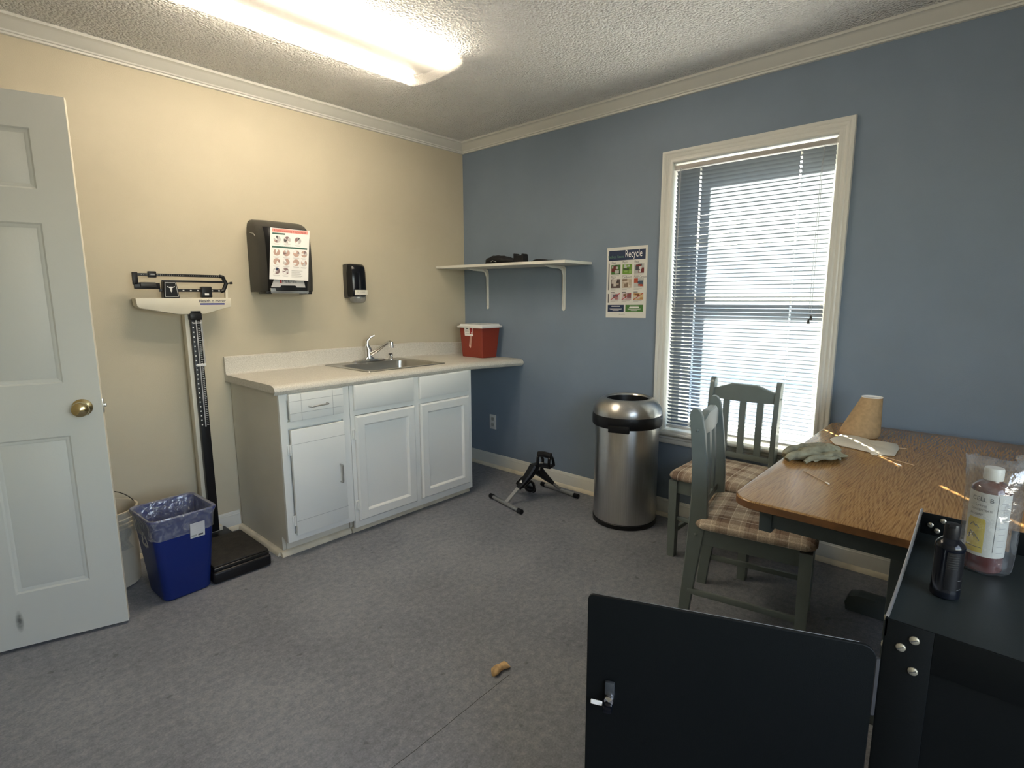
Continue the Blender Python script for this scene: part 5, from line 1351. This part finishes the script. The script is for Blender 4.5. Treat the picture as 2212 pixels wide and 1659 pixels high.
# bottle
bt = thing('black_bottle', 'small black plastic bottle with flip cap on the cabinet top', 'bottle', (-1.868, -3.193, CZ))
mb = MB(); mb.lathe([(.018, .0005), (.0205, .003), (.0207, .008), (.0207, .014), (.0200, .016), (.0200, .084), (.0207, .086), (.0207, .090), (.0198, .0935), (.0165, .0980), (.0115, .1030), (.0095, .1045), (.0, .105)], M_blackg, 36); mb.build('bottle_body', bt)
mb = MB(); mb.lathe([(.0108, .1035), (.0110, .1045), (.0108, .124), (.0100, .1275), (.0, .1285)], M_black, 24); mb.box((-.012, -.0045, .1235), (.004, .0045, .1275), M_black, .001); mb.build('cap', bt)
mb = MB(); mb.loft([[(.0202*cos(a), .0202*sin(a), z) for a in [radians(d) for d in range(175, 330, 8)]] for z in (.018, .084)], mat('dark_label', (.006, .006, .007), .3), closed=False)
for k in range(7):
    a0, a1 = radians(182), radians(222)
    mb.loft([[(.0204*cos(a), .0204*sin(a), .080-k*.004+z) for a in [a0+(a1-a0)*q/5 for q in range(6)]] for z in (0, .0008)], mat('faint_print', (.016, .016, .014), .6), closed=False)
a0, a1 = radians(228), radians(250)
for s_, z0_, z1_ in ((0, .020, .0205), (0, .036, .0365)): mb.loft([[(.0205*cos(a), .0205*sin(a), z) for a in [a0+(a1-a0)*q/5 for q in range(6)]] for z in (z0_, z1_)], M_grey, closed=False)
mb.build('label', bt)

# reagent bottle in a clear bag
jg = thing('reagent_bottle', 'labelled bottle of red-brown liquid inside a clear bag', 'bottle', (-1.708, -3.236, CZ))
mb = MB(); mb.lathe([(.025, .002), (.0285, .006), (.0285, .150), (.027, .159), (.021, .166), (.0135, .170), (.012, .178)], M_liquid, 40); mb.build('bottle_body', jg)
mb = MB(); mb.lathe([(.0140, .173), (.0145, .175), (.0145, .192), (.0135, .195), (0, .196)], mat('bottle_cap_cream', (.62, .60, .52), .4), 28); mb.build('cap', jg)
mb = MB(); lw = mat('label_offwhite', (.50, .48, .42), .5)
def lring(z, a0, a1, r, n=24): return [(r*cos(radians(a0+(a1-a0)*k/n)), r*sin(radians(a0+(a1-a0)*k/n)), z) for k in range(n+1)]
mb.loft([lring(.034, 95, 420, .0290), lring(.152, 95, 420, .0290)], lw, closed=False)
mb.loft([lring(.040, 118, 176, .0293, 8), lring(.098, 118, 176, .0293, 8), lring(.104, 124, 172, .0293, 8)], M_yellow, closed=False)
mb.loft([lring(.045, 203, 204.5, .0293, 2), lring(.150, 203, 204.5, .0293, 2)], M_dgrey, closed=False)
def ltext(body, size, ac, z, sx=1., m=M_dgrey, rotv=False):
    k = MB(); k.text(body, size, m, Matrix.Identity(4), sx, 'CENTER', 0); r = .0295
    for v in k.bm.verts:
        x, y = (v.co.x, v.co.y) if not rotv else (-v.co.y, v.co.x)
        a = radians(ac)+x/r; v.co = Vector((r*cos(a), r*sin(a), z+y))
    me = bpy.data.meshes.new('t'); k.bm.to_mesh(me); k.bm.free(); t = bmesh.new(); t.from_mesh(me); bpy.data.meshes.remove(me); mb._merge(t, m)
ltext('CELL B', .011, 158, .140); ltext('Lysing', .007, 156, .129); ltext('CONCENTRATE', .0058, 158, .120, .8)
ltext('REAGENT', .006, 145, .111, .8)
for k in range(3): ltext(('Volume 960 mL', 'For in vitro use', 'Store at 2-30 C')[k], .006, 226+k*7, .118, .9, M_mgrey, True)
# black ink drawing on the yellow patch
for (a0_, z0_, a1_, z1_) in ((130, .088, 140, .094), (140, .094, 150, .088), (128, .070, 145, .076), (145, .076, 165, .062), (130, .064, 134, .078), (134, .078, 150, .066), (120, .050, 172, .050), (150, .092, 160, .086)):
    mb.tube([(.0294*cos(radians(a0_+(a1_-a0_)*t)), .0294*sin(radians(a0_+(a1_-a0_)*t)), z0_+(z1_-z0_)*t) for t in (0, .33, .66, 1)], .0006, M_dgrey, 5)
for k in range(9):
    mb.loft([lring(.044+k*.0115, 214, 238, .0294, 4), lring(.0452+k*.0115, 214, 238, .0294, 4)], M_mgrey, closed=False)
mb.build('label', jg, smooth=50)
bgc = thing('clear_plastic_bag', 'crinkled clear plastic bag wrapped round the red-brown bottle', 'plastic bag', (-1.708, -3.236, CZ))
mb = MB()
def bagring(z, rx, ry, cx, cy_, seed, amp):
    r_ = random.Random(seed); ph = [r_.uniform(0, 6.3) for _ in range(5)]; out = []
    for k in range(48):
        a = 2*pi*k/48; f = 1+amp*(sin(3*a+ph[0])+.7*sin(5*a+ph[1])+.5*sin(9*a+ph[2])+.35*sin(14*a+ph[3]))
        out.append((cx+rx*f*cos(a), cy_+ry*f*sin(a), z+amp*.03*sin(6*a+ph[4])))
    return out
# bag seen flat: widest across the camera's view direction
va = radians(90-42)   # across direction
R48 = lambda pts, th: [((p[0])*cos(th)-(p[1])*sin(th), (p[0])*sin(th)+(p[1])*cos(th), p[2]) for p in pts]
spec = [(.0015, .028, .034, 0, 0, .03), (.008, .032, .038, 0, -.002, .04), (.05, .0325, .040, 0, -.003, .03), (.10, .033, .040, 0, -.003, .03), (.15, .033, .041, 0, -.003, .035), (.172, .030, .042, 0, -.004, .05), (.190, .026, .044, 0, -.005, .05), (.205, .018, .047, .002, -.006, .045), (.213, .008, .049, .004, -.006, .04)]
mb.loft([bagring(z, rx, ry, cx_, cy_, 3, amp) for z, rx, ry, cx_, cy_, amp in spec], M_bag, (False, False))
# gathered neck of the bag trailing off to the right
nk = [((.004, -.030, .190), .028), ((.006, -.052, .204), .022), ((.004, -.075, .218), .018), ((.002, -.105, .226), .020), ((.0, -.145, .222), .028), ((-.002, -.200, .212), .034)]
rings = []
for i, (c, r_) in enumerate(nk):
    rings.append([(c[0]+r_*.55*cos(a)*(1+.22*sin(5*a+i)), c[1]+.006*sin(4*a), c[2]+r_*sin(a)*(1+.22*sin(4*a+i*1.3))) for a in [2*pi*k/28 for k in range(28)]])
mb.loft(rings, M_bag, (False, False))
mb.build('bag_film', bgc, smooth=28)

# ================================================================== THE TREAT ON THE FLOOR
tr = thing('dog_treat', 'small tan bone-like treat lying on the floor', 'treat', (-1.712, -2.006, 0))
mb = MB(); pth = [(-1.752, -2.006), (-1.742, -2.003), (-1.725, -1.998), (-1.708, -2.000), (-1.692, -2.006), (-1.682, -2.011)]; rd = [.007, .0145, .0135, .0115, .0145, .010]
mb.loft([[(x+.003*sin(a*2), y+r_*1.25*cos(a)*(1+.1*sin(3*a+i)), .0005+r_*.85*(1+sin(a))*(1+.07*sin(4*a+i*2))) for a in [2*pi*k/14 for k in range(14)]] for i, ((x, y), r_) in enumerate(zip(pth, rd))], M_treat)
mb.build('treat_body', tr, world=True, smooth=60)
